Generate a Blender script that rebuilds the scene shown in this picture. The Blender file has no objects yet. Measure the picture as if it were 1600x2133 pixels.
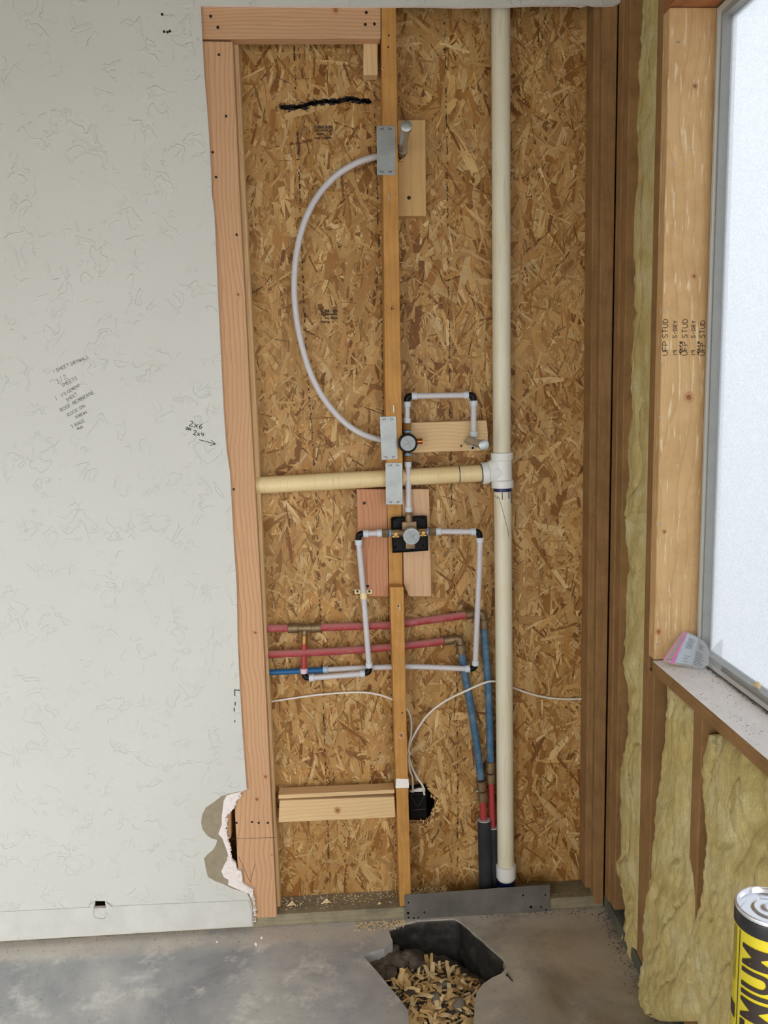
import bpy, bmesh, math, random
from mathutils import Vector, Matrix, noise as mnoise
random.seed(7)
R = random.random
def U(a, b): return a + (b - a) * R()

# ------------------------------------------------------------------ camera
F = 1750.0                                   # focal length in pixels of the 1600 x 2133 frame
CR = Vector((0.99803, -0.05912, -0.02412))   # camera right
CU = Vector((0.03264, 0.14628, 0.98870))     # camera up
CF = Vector((0.05494, 0.98746, -0.14793))    # camera forward
CF = CF.normalized(); CR = (CR - CF * CR.dot(CF)).normalized(); CU = CR.cross(CF)
CAM = Vector((-0.1581, -2.2312, 1.5297))
cd = bpy.data.cameras.new('camera'); cam = bpy.data.objects.new('camera', cd)
bpy.context.scene.collection.objects.link(cam)
cd.sensor_fit = 'VERTICAL'; cd.sensor_height = 36.0; cd.lens = 36.0 * F / 2133.0
cd.clip_start = 0.02; cd.clip_end = 200
m = Matrix((CR, CU, -CF)).transposed().to_4x4(); m.translation = CAM
cam.matrix_world = m
bpy.context.scene.camera = cam
C = bpy.context.scene.collection

# ------------------------------------------------------------------ world, lights, exposure
SKY = 14.0
w = bpy.data.worlds.new('overcast_sky'); bpy.context.scene.world = w; w.use_nodes = True
wt = w.node_tree; wt.nodes.clear()
_o = wt.nodes.new('ShaderNodeOutputWorld'); _b = wt.nodes.new('ShaderNodeBackground')
_tc = wt.nodes.new('ShaderNodeTexCoord'); _sx = wt.nodes.new('ShaderNodeSeparateXYZ'); _mr = wt.nodes.new('ShaderNodeValToRGB')
wt.links.new(_tc.outputs['Generated'], _sx.inputs[0])
_ad = wt.nodes.new('ShaderNodeMath'); _ad.operation = 'MULTIPLY_ADD'; _ad.inputs[1].default_value = .5; _ad.inputs[2].default_value = .5
wt.links.new(_sx.outputs['Z'], _ad.inputs[0]); wt.links.new(_ad.outputs[0], _mr.inputs[0])
cr = _mr.color_ramp
cr.elements[0].position = .36; cr.elements[0].color = (.15, .15, .15, 1)
cr.elements[1].position = 1.0; cr.elements[1].color = (1.0, 1.0, 1.0, 1)
e = cr.elements.new(.56); e.color = (.50, .515, .53, 1)
wt.links.new(_mr.outputs[0], _b.inputs[0]); wt.links.new(_b.outputs[0], _o.inputs[0]); _b.inputs[1].default_value = SKY
def portal(name, loc, rot, sx, sy):
    l = bpy.data.lights.new(name, 'AREA'); l.shape = 'RECTANGLE'; l.size = sx; l.size_y = sy; l.cycles.is_portal = True
    o = bpy.data.objects.new(name, l); C.objects.link(o); o.location = loc; o.rotation_euler = rot
portal('window_portal', (0.735, -1.07, 1.59), (0, math.pi / 2, 0), 1.46, 1.48)        # frosted window in the wall on the right
portal('added_rear_door_portal', (-1.75, -3.72, 1.05), (math.pi / 2, 0, 0), 0.9, 2.1)       # unseen rear door, added to let in more daylight
portal('added_side_door_portal', (0.735, -2.85, 1.1), (0, math.pi / 2, 0), 2.2, 1.4)          # unseen doorway added in the same wall for daylight from the right
vs = bpy.context.scene.view_settings
vs.view_transform = 'Standard'; vs.look = 'None'; vs.gamma = 1.0; vs.use_curve_mapping = False; vs.exposure = 0.27

# ------------------------------------------------------------------ pixel -> place
def ray(px, py): return CR * ((px - 800) / F) + CU * (-(py - 1066.5) / F) + CF
def at(px, py, y=0.0):
    r = ray(px, py); return CAM + r * ((y - CAM.y) / r.y)
def atx(px, py, x):
    r = ray(px, py); return CAM + r * ((x - CAM.x) / r.x)
def atz(px, py, z):
    r = ray(px, py); return CAM + r * ((z - CAM.z) / r.z)

# ------------------------------------------------------------------ materials
def lin(c):
    return tuple((v / 12.92 if v <= .04045 else ((v + .055) / 1.055) ** 2.4) for v in [k / 255 for k in c]) + (1,)
class NT:
    def __init__(s, name):
        s.m = bpy.data.materials.new(name); s.m.use_nodes = True; s.t = s.m.node_tree
        s.p = s.t.nodes['Principled BSDF']; s.out = s.t.nodes['Material Output']
    def n(s, kind, **kw):
        x = s.t.nodes.new('ShaderNode' + kind)
        for k, v in kw.items():
            if k.startswith('i_'):
                k = k[2:]; x.inputs[int(k) if k.isdigit() else k.replace('_', ' ')].default_value = v
            else: setattr(x, k, v)
        return x
    def l(s, a, b): s.t.links.new(a, b)
    def ramp(s, src, stops, interp='LINEAR'):
        r = s.n('ValToRGB'); r.color_ramp.interpolation = interp; el = r.color_ramp.elements
        while len(el) < len(stops): el.new(.5)
        for e, (p, c) in zip(el, stops):
            e.position = p; e.color = c if len(c) == 4 else (*c, 1)
        s.l(src, r.inputs[0]); return r.outputs[0]
    def coord(s, which='Object', scale=(1, 1, 1), offset=(0, 0, 0), rnd=0.0):
        tc = s.n('TexCoord'); mp = s.n('Mapping'); s.l(tc.outputs[which], mp.inputs['Vector'])
        mp.inputs['Scale'].default_value = scale; mp.inputs['Location'].default_value = offset
        if rnd:
            oi = s.n('ObjectInfo'); vm = s.n('VectorMath', operation='MULTIPLY_ADD')
            cx = s.n('CombineXYZ')
            for i in range(3): s.l(oi.outputs['Random'], cx.inputs[i])
            s.l(cx.outputs[0], vm.inputs[0]); vm.inputs[1].default_value = (rnd, rnd * 1.7, rnd * 2.3); s.l(mp.outputs[0], vm.inputs[2])
            return vm.outputs[0]
        return mp.outputs[0]
    def noise(s, v, scale, detail=3, rough=.5, dist=0):
        x = s.n('TexNoise'); x.inputs['Scale'].default_value = scale; x.inputs['Detail'].default_value = detail
        x.inputs['Roughness'].default_value = rough; x.inputs['Distortion'].default_value = dist; s.l(v, x.inputs['Vector']); return x
    def mix(s, fac, a, b, blend='MIX'):
        x = s.n('Mix', data_type='RGBA', blend_type=blend)
        for sock, v in ((x.inputs['Factor'], fac), (x.inputs[6], a), (x.inputs[7], b)):
            if hasattr(v, 'is_output'): s.l(v, sock)
            else: sock.default_value = v
        return x.outputs[2]
    def bump(s, h, strength=.5, dist=.002):
        b = s.n('Bump'); b.inputs['Strength'].default_value = strength; b.inputs['Distance'].default_value = dist
        s.l(h, b.inputs['Height']); s.l(b.outputs[0], s.p.inputs['Normal'])

def plain(name, rgb, rough=.5, metal=0.0, var=0.0, vscale=30, spec=.5, sub=0.0, trans=0.0):
    k = NT(name); k.p.inputs['Roughness'].default_value = rough; k.p.inputs['Metallic'].default_value = metal
    k.p.inputs['Specular IOR Level'].default_value = spec
    c = lin(rgb)
    if var:
        nz = k.noise(k.coord(), vscale, 4, .6)
        d = tuple(v * (1 - var) for v in c[:3]); b = tuple(min(1, v * (1 + var)) for v in c[:3])
        k.l(k.ramp(nz.outputs[0], [(.3, d), (.7, b)]), k.p.inputs['Base Color'])
    else: k.p.inputs['Base Color'].default_value = c
    if sub: k.p.inputs['Subsurface Weight'].default_value = sub; k.p.inputs['Subsurface Radius'].default_value = (.01, .01, .01)
    return k.m

def wood(name, light, dark, axis='Z', rings=34, off=(.03, .05), contrast=1.0, dirt=0.0, dirtcol=(90, 70, 50), rough=.65, flecks=0.0):
    k = NT(name); k.p.inputs['Roughness'].default_value = rough; k.p.inputs['Specular IOR Level'].default_value = .25
    i = 'XYZ'.index(axis)
    sc = [1, 1, 1]; sc[i] = .055
    v = k.coord('Object', tuple(sc), rnd=.10)
    lo = [6, 6, 6]
    sc2 = [.5, .5, .5]; sc2[i] = .30; n1 = k.noise(k.coord('Object', tuple(sc2), rnd=2.3), 9, 2, .45)
    vm = k.n('VectorMath', operation='MULTIPLY_ADD'); k.l(n1.outputs['Color'], vm.inputs[0]); vm.inputs[1].default_value = (.06, .06, .06)
    k.l(v, vm.inputs[2])
    wv = k.n('TexWave', wave_type='RINGS', rings_direction=axis, wave_profile='SAW')
    wv.inputs['Scale'].default_value = rings; wv.inputs['Distortion'].default_value = 1.2; wv.inputs['Detail'].default_value = 2; wv.inputs['Detail Scale'].default_value = 1.2
    k.l(vm.outputs[0], wv.inputs['Vector'])
    L = lin(light); D = lin(dark)
    mid = tuple(a * (1 - .25 * contrast) + b * .25 * contrast for a, b in zip(L, D))
    lowd = tuple(a * (1 - .8 * contrast) + b * .8 * contrast for a, b in zip(L, D))
    c = k.ramp(wv.outputs[0], [(0, L), (.45, L), (.8, mid), (.95, lowd), (1, mid)])
    sf = [90, 90, 90]; sf[i] = 2.5
    fine = k.noise(k.coord('Object', tuple(sf), rnd=3), 6, 4, .65)
    c = k.mix(k.ramp(fine.outputs[0], [(.35, (0, 0, 0)), (.75, (1, 1, 1))]), c, tuple(a * .82 for a in L[:3]) + (1,))
    big = k.noise(k.coord('Object', rnd=5), 4, 3, .6)
    c = k.mix(k.ramp(big.outputs[0], [(.35, (0, 0, 0)), (.7, (.35, .35, .35))]), c, tuple(a * .75 + b * .1 for a, b in zip(L[:3], D[:3])) + (1,))
    if dirt:
        dn = k.noise(k.coord('Object', rnd=9), 11, 5, .7)
        c = k.mix(k.ramp(dn.outputs[0], [(.42, (0, 0, 0)), (.62, (dirt, dirt, dirt))]), c, lin(dirtcol))
    if flecks:
        ff = [60, 60, 60]; ff[i] = 7
        fn = k.noise(k.coord('Object', tuple(ff), rnd=4), 2.2, 3, .5)
        c = k.mix(k.ramp(fn.outputs[0], [(.60, (0, 0, 0)), (.68, (flecks,) * 3)]), c, lin((236, 214, 176)))
    k.l(c, k.p.inputs['Base Color']); k.bump(fine.outputs[0], .25, .001)
    return k.m

M = {}
FIR = ((212, 168, 128), (158, 104, 66))
for ax in 'XYZ':
    M['fir' + ax] = wood('fir_' + ax, *FIR, axis=ax, rings=40)
    M['spf' + ax] = wood('spruce_' + ax, (232, 198, 150), (190, 136, 84), axis=ax, rings=34, contrast=.8)
    M['gold' + ax] = wood('aged_pine_' + ax, (206, 152, 84), (160, 102, 46), axis=ax, rings=26, contrast=.7, dirt=.25, dirtcol=(120, 78, 34))
    M['dull' + ax] = wood('dull_pine_' + ax, (166, 128, 84), (108, 76, 44), axis=ax, rings=26, contrast=.6, dirt=.35, dirtcol=(98, 68, 40))
M['post'] = wood('window_post_pine', (224, 184, 132), (180, 134, 84), axis='Z', rings=22, contrast=.7, dirt=.35, dirtcol=(184, 138, 88), flecks=.8)
M['header'] = wood('header_pine', (184, 120, 74), (120, 70, 40), axis='Y', rings=24, contrast=.8, dirt=.3)
M['treated'] = wood('treated_lumber', (160, 150, 124), (112, 102, 78), axis='X', rings=24, contrast=.7, dirt=.6, dirtcol=(104, 98, 84))
M['treatedY'] = wood('treated_lumber_y', (112, 112, 100), (72, 76, 66), axis='Y', rings=24, contrast=.6, dirt=.6, dirtcol=(70, 74, 70))
M['backing'] = wood('backing_board', (214, 174, 118), (176, 132, 80), axis='Z', rings=14, contrast=.5)
M['redfir'] = wood('red_fir', (206, 148, 112), (138, 78, 50), axis='Z', rings=44, contrast=.9)
M['palefir'] = wood('pale_fir', (222, 182, 144), (176, 124, 88), axis='Z', rings=24, contrast=.6)

def drywall_mat():
    k = NT('painted_drywall'); k.p.inputs['Roughness'].default_value = .55; k.p.inputs['Specular IOR Level'].default_value = .35
    v = k.coord('Object')
    tint = k.noise(v, 1.6, 3, .5)
    k.l(k.ramp(tint.outputs[0], [(.3, lin((204, 203, 196))), (.7, lin((210, 209, 203)))]), k.p.inputs['Base Color'])
    a = k.noise(v, 24, 3.2, .5, .7)
    e1 = k.ramp(a.outputs[0], [(.51, (0, 0, 0)), (.545, (1, 1, 1)), (.62, (.45, .45, .45))])
    b = k.noise(k.coord('Object', offset=(3.3, 1, 7)), 12, 2, .5)
    mask = k.ramp(b.outputs[0], [(.47, (0, 0, 0)), (.56, (1, 1, 1))])
    c = k.noise(k.coord('Object', offset=(8, 2, 1)), 60, 3, .6)
    h = k.mix(1.0, e1, mask, 'MULTIPLY')
    h2 = k.mix(.10, h, c.outputs['Color'], 'ADD')
    k.bump(h2, .63, .0026)
    return k.m
M['paint'] = drywall_mat()
M['paint2'] = plain('painted_baseboard', (206, 205, 199), .5, var=.07, vscale=14)
M['ceilpaint'] = plain('ceiling_paint', (214, 212, 204), .8, var=.03)
M['ceildark'] = plain('darkened_ceiling', (150, 142, 128), .9, var=.05)  # unseen ceiling, darkened to cut bounce on the upper wall
M['kraft'] = plain('torn_kraft_paper', (150, 138, 116), .9, var=.12, vscale=60)
M['gypsum'] = plain('white_gypsum', (236, 226, 222), .95, var=.08, vscale=90)

def osb_mat():
    k = NT('oriented_strand_flakes'); k.p.inputs['Roughness'].default_value = .5; k.p.inputs['Specular IOR Level'].default_value = .3
    at_ = k.n('Attribute', attribute_name='flake'); uv = k.n('UVMap', uv_map='grain')
    mp = k.n('Mapping'); k.l(uv.outputs[0], mp.inputs['Vector']); mp.inputs['Scale'].default_value = (18, 420, 1)
    g = k.noise(mp.outputs[0], 1.0, 3, .6)
    col = k.mix(k.ramp(g.outputs[0], [(.3, (.0,) * 3), (.75, (.5,) * 3)]), at_.outputs['Color'], (.42, .28, .14, 1), 'MULTIPLY')
    b = k.noise(k.coord('Object'), 5, 4, .65)
    col = k.mix(k.ramp(b.outputs[0], [(.35, (.0,) * 3), (.7, (.4,) * 3)]), col, (.50, .34, .18, 1), 'MULTIPLY')
    k.l(col, k.p.inputs['Base Color']); k.bump(g.outputs[0], .3, .0008)
    return k.m
M['osb'] = osb_mat()
M['osbcore'] = plain('strand_board_core', (126, 84, 42), .8, var=.3, vscale=120)
M['ink'] = plain('black_ink', (34, 28, 24), .8)
M['ink_soft'] = plain('faded_ink', (70, 52, 36), .8)
M['pencil'] = plain('pencil_grey', (92, 90, 84), .8)
M['dark'] = plain('painted_hole_shade', (8, 8, 8), 1.0, spec=0)  # black standing in for the shade inside holes and slots
M['screw'] = plain('dark_screw', (38, 32, 28), .5, .4)

def pvc(name, rgb, stain):
    k = NT(name); k.p.inputs['Roughness'].default_value = .35
    n = k.noise(k.coord('Object'), 7, 4, .6); n2 = k.noise(k.coord('Object', (60, 60, 4)), 2, 3, .6)
    c = k.mix(k.ramp(n.outputs[0], [(.35, (0,) * 3), (.75, (.6,) * 3)]), lin(rgb), lin(stain))
    c = k.mix(k.ramp(n2.outputs[0], [(.55, (0,) * 3), (.8, (.35,) * 3)]), c, lin((150, 140, 120)))
    k.l(c, k.p.inputs['Base Color']); return k.m
M['pvc'] = pvc('cream_plastic_pipe', (232, 226, 204), (222, 208, 172))
M['pvcy'] = pvc('yellowed_plastic_pipe', (236, 214, 164), (224, 194, 140))
M['fitting'] = plain('white_plastic_fitting', (232, 232, 228), .3, var=.02)
M['bluepurple'] = plain('dried_blue_primer', (18, 34, 84), .3)
M['pex'] = plain('translucent_white_tube', (206, 202, 205), .3, var=.03, vscale=10, sub=.25)
M['ringw'] = plain('white_crimp_ring', (208, 214, 221), .4)
M['ringp'] = plain('pinkish_crimp_ring', (226, 196, 204), .4)
M['ringb'] = plain('pale_blue_crimp_ring', (168, 190, 212), .4)
M['elbow'] = plain('black_plastic_elbow', (7, 7, 8), .45, spec=.25)
M['brass'] = plain('brass', (176, 140, 84), .35, .9, var=.15)
M['oldbrass'] = plain('tarnished_brass', (142, 120, 92), .5, .75, var=.25, vscale=60)
M['copper'] = plain('copper', (190, 118, 70), .25, 1.0)
M['bluecollar'] = plain('pale_blue_collar', (126, 160, 206), .4)
M['galv'] = plain('galvanised_steel', (176, 180, 180), .38, .85, var=.15, vscale=80)
M['plate'] = plain('galvanised_sheet', (164, 168, 168), .45, .7, var=.16, vscale=25)
M['plated'] = plain('dull_steel_sheet', (118, 114, 108), .5, .35, var=.25, vscale=14)
M['knob'] = plain('grey_plastic_cap', (188, 192, 194), .4); M['knobd'] = plain('cap_face_shaded', (160, 166, 168), .45); M['knobl'] = plain('cap_star_lit', (208, 212, 212), .4)  # cap face darkened and star lightened to paint the shading of the relief
def dusty(name, rgb, dust, lo=.5, hi=.75, amt=.55):
    k = NT(name); k.p.inputs['Roughness'].default_value = .5
    n = k.noise(k.coord('Object'), 26, 5, .7); g = k.n('NewGeometry'); s = k.n('SeparateXYZ'); k.l(g.outputs['Normal'], s.inputs[0])
    up = k.n('MapRange'); k.l(s.outputs['Z'], up.inputs[0]); up.inputs[1].default_value = .15; up.inputs[2].default_value = 1.0
    sp = k.ramp(n.outputs[0], [(lo, (0,) * 3), (hi, (amt,) * 3)])
    mx = k.n('Math', operation='MAXIMUM'); mu = k.n('Math', operation='MULTIPLY'); mu.inputs[1].default_value = .6
    k.l(up.outputs[0], mu.inputs[0]); k.l(mu.outputs[0], mx.inputs[0]); k.l(sp, mx.inputs[1])
    k.l(k.mix(mx.outputs[0], lin(rgb), lin(dust)), k.p.inputs['Base Color']); return k.m
M['red'] = dusty('dusty_red_tube', (164, 58, 62), (198, 156, 150), .48, .8, .5)
M['blue'] = dusty('dusty_blue_tube', (56, 96, 128), (146, 162, 172), .42, .8, .6)
M['bluec'] = plain('clean_blue_tube', (28, 92, 142), .35)
M['redc'] = plain('clean_red_tube', (170, 58, 60), .4)
M['foam'] = plain('black_foam_sleeve', (40, 40, 44), .8, var=.35, vscale=20)
M['foamtop'] = plain('grey_foam_end', (176, 172, 170), .8)
M['blackplastic'] = plain('black_plastic', (7, 7, 8), .5, var=.4, vscale=60, spec=.2)
M['cream'] = plain('cream_plastic', (238, 220, 168), .45)
M['wire'] = plain('white_cable', (230, 222, 212), .45)

def concrete():
    k = NT('stained_concrete'); k.p.inputs['Roughness'].default_value = .6; k.p.inputs['Specular IOR Level'].default_value = .4
    v = k.coord('Object')
    a = k.noise(v, 3.4, 6, .62, .4); b = k.noise(k.coord('Object', offset=(4, 4, 4)), 8, 7, .72, .1); c = k.noise(v, 55, 5, .7)
    col = k.ramp(a.outputs[0], [(.32, lin((140, 141, 145))), (.5, lin((172, 173, 175))), (.66, lin((196, 196, 192)))])
    col = k.mix(k.ramp(b.outputs[0], [(.52, (0,) * 3), (.66, (.8,) * 3)]), col, lin((226, 224, 218)))
    d = k.noise(k.coord('Object', offset=(9, 1, 0)), 5, 4, .6, .6)
    # brown screed towards the window side of the slab
    tc = k.n('NewGeometry'); sx = k.n('SeparateXYZ'); k.l(tc.outputs['Position'], sx.inputs[0])
    mr = k.n('MapRange'); k.l(sx.outputs['X'], mr.inputs[0]); mr.inputs[1].default_value = -.15; mr.inputs[2].default_value = .35
    br = k.mix(1.0, mr.outputs[0], k.ramp(d.outputs[0], [(.2, (.35,) * 3), (.6, (1,) * 3)]), 'MULTIPLY')
    col = k.mix(br, col, k.ramp(a.outputs[0], [(.35, lin((134, 124, 108))), (.65, lin((184, 172, 152)))]))
    # pale mortar smear against the wall
    my = k.n('MapRange'); k.l(sx.outputs['Y'], my.inputs[0]); my.inputs[1].default_value = -.105; my.inputs[2].default_value = -.05
    sm = k.mix(1.0, my.outputs[0], k.ramp(b.outputs[0], [(.30, (0,) * 3), (.5, (.8,) * 3)]), 'MULTIPLY')
    col = k.mix(sm, col, lin((204, 194, 182)))
    col = k.mix(k.ramp(c.outputs[0], [(.58, (0,) * 3), (.78, (.5,) * 3)]), col, lin((84, 80, 76)))
    k.l(col, k.p.inputs['Base Color']); k.bump(c.outputs[0], .25, .002); return k.m
M['concrete'] = concrete()
M['dirt'] = plain('grey_soil', (92, 84, 74), .95, var=.4, vscale=50)
M['rock'] = plain('grey_rubble', (130, 122, 112), .95, var=.25, vscale=60)
M['rockd'] = plain('dark_rubble', (84, 70, 64), .9, var=.3, vscale=60)
M['liner'] = dusty('black_plastic_liner', (40, 40, 40), (112, 106, 96), .45, .8, .5)

def batt_mat():
    k = NT('yellow_glass_wool'); k.p.inputs['Roughness'].default_value = 1.0; k.p.inputs['Specular IOR Level'].default_value = .05
    v = k.coord('Object'); a = k.noise(v, 7, 5, .65, .8); b = k.noise(k.coord('Object', (140, 140, 60)), 1.0, 5, .75, 1.5)
    col = k.ramp(a.outputs[0], [(.28, lin((208, 186, 120))), (.5, lin((222, 203, 142))), (.72, lin((234, 221, 176)))])
    col = k.mix(k.ramp(b.outputs[0], [(.6, (0,) * 3), (.85, (.4,) * 3)]), col, lin((176, 152, 84)))
    k.l(col, k.p.inputs['Base Color']); h = k.mix(.5, a.outputs['Color'], b.outputs['Color']); k.bump(h, .9, .010)
    k.p.inputs['Subsurface Weight'].default_value = .0
    return k.m
M['batt'] = batt_mat()
M['sillpaint'] = plain('dusty_white_sill', (242, 236, 232), .85, var=.05, vscale=26)
M['vinyl'] = plain('grey_window_frame', (150, 150, 146), .4, var=.06)
M['vinyld'] = plain('dark_window_channel', (66, 64, 62), .5)
M['vinyll'] = plain('light_window_bead', (196, 196, 190), .4)
def frosted():
    k = NT('frosted_glass'); t = k.t
    tr = k.n('BsdfTransparent'); tl = k.n('BsdfTranslucent'); gl = k.n('BsdfGlossy'); m1 = k.n('MixShader'); m2 = k.n('MixShader')
    v = k.coord('Object'); nz = k.noise(v, 260, 3, .7); nb = k.noise(v, 3, 3, .5)
    k.l(k.ramp(nz.outputs[0], [(.3, (.21, .222, .232)), (.7, (.30, .308, .315))]), tr.inputs[0])
    k.l(k.ramp(nz.outputs[0], [(.3, (.41, .425, .44)), (.7, (.53, .54, .55))]), tl.inputs[0])
    gl.inputs[1].default_value = .35
    m1.inputs[0].default_value = .45; k.l(tr.outputs[0], m1.inputs[1]); k.l(tl.outputs[0], m1.inputs[2])
    m2.inputs[0].default_value = .04; k.l(m1.outputs[0], m2.inputs[1]); k.l(gl.outputs[0], m2.inputs[2])
    k.l(m2.outputs[0], k.out.inputs[0]); return k.m
M['frost'] = frosted()
def bagfilm():
    k = NT('clear_bag_film'); tr = k.n('BsdfTransparent'); m1 = k.n('MixShader'); tr.inputs[0].default_value = (.95, .96, .97, 1)
    k.p.inputs['Base Color'].default_value = (.85, .87, .9, 1); k.p.inputs['Roughness'].default_value = .22
    m1.inputs[0].default_value = .2; k.l(tr.outputs[0], m1.inputs[1]); k.l(k.p.outputs[0], m1.inputs[2]); k.l(m1.outputs[0], k.out.inputs[0]); return k.m
M['film'] = bagfilm()
M['pink'] = plain('pink_zip', (236, 120, 190), .35)
M['paper'] = plain('white_leaflet', (206, 216, 228), .7)
M['chip'] = [plain('wood_shaving_%d' % i, c, .8, var=.15, vscale=80) for i, c in enumerate([(236, 206, 150), (222, 186, 126), (244, 220, 174), (200, 160, 104)])]
M['canyellow'] = plain('yellow_can_label', (206, 188, 30), .35, var=.05, vscale=20)
M['canolive'] = plain('olive_label_print', (150, 134, 44), .4, var=.25, vscale=60)
M['canblack'] = plain('black_can_band', (22, 20, 22), .35)
M['candark'] = plain('brown_black_lettering', (40, 24, 16), .4)
M['tin'] = plain('bright_tin', (226, 228, 234), .22, .9)

M['knot1'] = plain('knot_rim', (196, 146, 102), .7, var=.2, vscale=120)
M['knot2'] = plain('knot_heart', (146, 96, 60), .7, var=.3, vscale=160)
# ------------------------------------------------------------------ objects
WL = {}                                       # world location of each thing's origin
def thing(name, label, cat, loc=(0, 0, 0), group=None, kind=None):
    o = bpy.data.objects.new(name, None); C.objects.link(o); o.location = loc; o.empty_display_size = .03
    o['label'] = label; o['category'] = cat
    if group: o['group'] = group
    if kind: o['kind'] = kind
    WL[o] = Vector(loc); return o
def tag(o, label=None, cat=None, group=None, kind=None):
    if label: o['label'] = label
    if cat: o['category'] = cat
    if group: o['group'] = group
    if kind: o['kind'] = kind
    return o
def build(name, geo, mat, parent=None, smooth=False, angle=None):
    """geo = (verts, faces[, material indices]) in place coordinates; the object's origin goes to its middle"""
    vs_, fs = geo[0], geo[1]
    xs = [v[0] for v in vs_]; ys = [v[1] for v in vs_]; zs = [v[2] for v in vs_]
    c = Vector(((min(xs) + max(xs)) / 2, (min(ys) + max(ys)) / 2, (min(zs) + max(zs)) / 2))
    if parent is None: c.z = min(zs)
    me = bpy.data.meshes.new(name); me.from_pydata([tuple(Vector(v) - c) for v in vs_], [], fs)
    for mm in (mat if isinstance(mat, (list, tuple)) else [mat]): me.materials.append(mm)
    if len(geo) > 2: me.polygons.foreach_set('material_index', geo[2])
    if smooth: me.polygons.foreach_set('use_smooth', [True] * len(me.polygons))
    me.update()
    if smooth and angle: me.set_sharp_from_angle(angle=math.radians(angle))
    o = bpy.data.objects.new(name, me); C.objects.link(o)
    if parent is not None:
        o.parent = parent; o.location = c - WL[parent]
    else: o.location = c
    WL[o] = c; return o
def join(*gs):
    V, Fc, I = [], [], []
    for g in gs:
        b = len(V); V += list(g[0]); Fc += [tuple(i + b for i in f) for f in g[1]]
        I += list(g[2]) if len(g) > 2 else [0] * len(g[1])
    return V, Fc, I
def from_bm(bm):
    bm.verts.ensure_lookup_table(); bm.verts.index_update()
    g = ([v.co.copy() for v in bm.verts], [tuple(v.index for v in f.verts) for f in bm.faces], [f.material_index for f in bm.faces]); bm.free(); return g
def box(x0, x1, y0, y1, z0, z1, bev=.0015):
    bm = bmesh.new(); bmesh.ops.create_cube(bm, size=1)
    for v in bm.verts: v.co = Vector((x0 + (v.co.x + .5) * (x1 - x0), y0 + (v.co.y + .5) * (y1 - y0), z0 + (v.co.z + .5) * (z1 - z0)))
    if bev: bmesh.ops.bevel(bm, geom=bm.edges[:], offset=bev, segments=2, affect='EDGES', profile=.5)
    return from_bm(bm)
def prism(pts, y0, y1, bev=0.0, holes=(), side=0):
    """outline of (x, z) points, front face at y0, back at y1; side = material index of the cut edges"""
    bm = bmesh.new(); loops = []
    for poly in [pts] + list(holes):
        vs_ = [bm.verts.new((p[0], y0, p[1])) for p in poly]
        loops.append([bm.edges.new((vs_[i], vs_[(i + 1) % len(vs_)])) for i in range(len(vs_))])
    ed = [e for l in loops for e in l]
    if holes or len(pts) > 8: bmesh.ops.triangle_fill(bm, use_beauty=True, use_dissolve=False, edges=ed, normal=(0, -1, 0))
    else: bm.faces.new([v for v in bm.verts])
    for f in bm.faces:
        f.normal_update()
        if f.normal.y > 0: f.normal_flip()
    front = bm.faces[:]
    r = bmesh.ops.extrude_face_region(bm, geom=front, use_keep_orig=True)
    nv = [g for g in r['geom'] if isinstance(g, bmesh.types.BMVert)]
    for v in nv: v.co.y = y1
    for f in bm.faces:
        f.normal_update()
    bmesh.ops.recalc_face_normals(bm, faces=bm.faces[:])
    if bev: bmesh.ops.bevel(bm, geom=[e for e in bm.edges if e.calc_face_angle(0) > .5], offset=bev, segments=2, affect='EDGES', profile=.5)
    for f in bm.faces:
        if abs(f.normal.y) < .5: f.material_index = side
    return from_bm(bm)
def xz(pxs, y): return [(p.x, p.z) for p in (at(a, b, y) for a, b in pxs)]
def board(pxs, y0, y1, bev=.0025): return prism(xz(pxs, y0), y0, y1, bev)
def smoothpath(pts, n=8):
    pts = [Vector(p) for p in pts]
    if len(pts) < 3: return pts
    out = []
    for i in range(len(pts) - 1):
        p0 = pts[max(i - 1, 0)]; p1 = pts[i]; p2 = pts[i + 1]; p3 = pts[min(i + 2, len(pts) - 1)]
        for k in range(n):
            t = k / n
            out.append(.5 * ((2 * p1) + (p2 - p0) * t + (2 * p0 - 5 * p1 + 4 * p2 - p3) * t * t + (3 * p1 - p0 - 3 * p2 + p3) * t ** 3))
    out.append(pts[-1]); return out
def tube(pts, r, seg=16, caps=True, rs=None):
    pts = [Vector(p) for p in pts]; V, Fc = [], []
    d = (pts[1] - pts[0]).normalized(); a = Vector((0, 0, 1)) if abs(d.z) < .9 else Vector((1, 0, 0))
    u = d.cross(a).normalized()
    for i, p in enumerate(pts):
        dd = (pts[min(i + 1, len(pts) - 1)] - pts[max(i - 1, 0)]).normalized()
        u = (u - dd * u.dot(dd)).normalized(); v = dd.cross(u); rr = rs[i] if rs else r
        for k in range(seg):
            t = 2 * math.pi * k / seg; V.append(p + (u * math.cos(t) + v * math.sin(t)) * rr)
    for i in range(len(pts) - 1):
        for k in range(seg):
            a_ = i * seg + k; b_ = i * seg + (k + 1) % seg; Fc.append((a_, b_, b_ + seg, a_ + seg))
    if caps: Fc.append(tuple(range(seg))[::-1]); Fc.append(tuple(range((len(pts) - 1) * seg, len(pts) * seg)))
    return V, Fc
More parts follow.
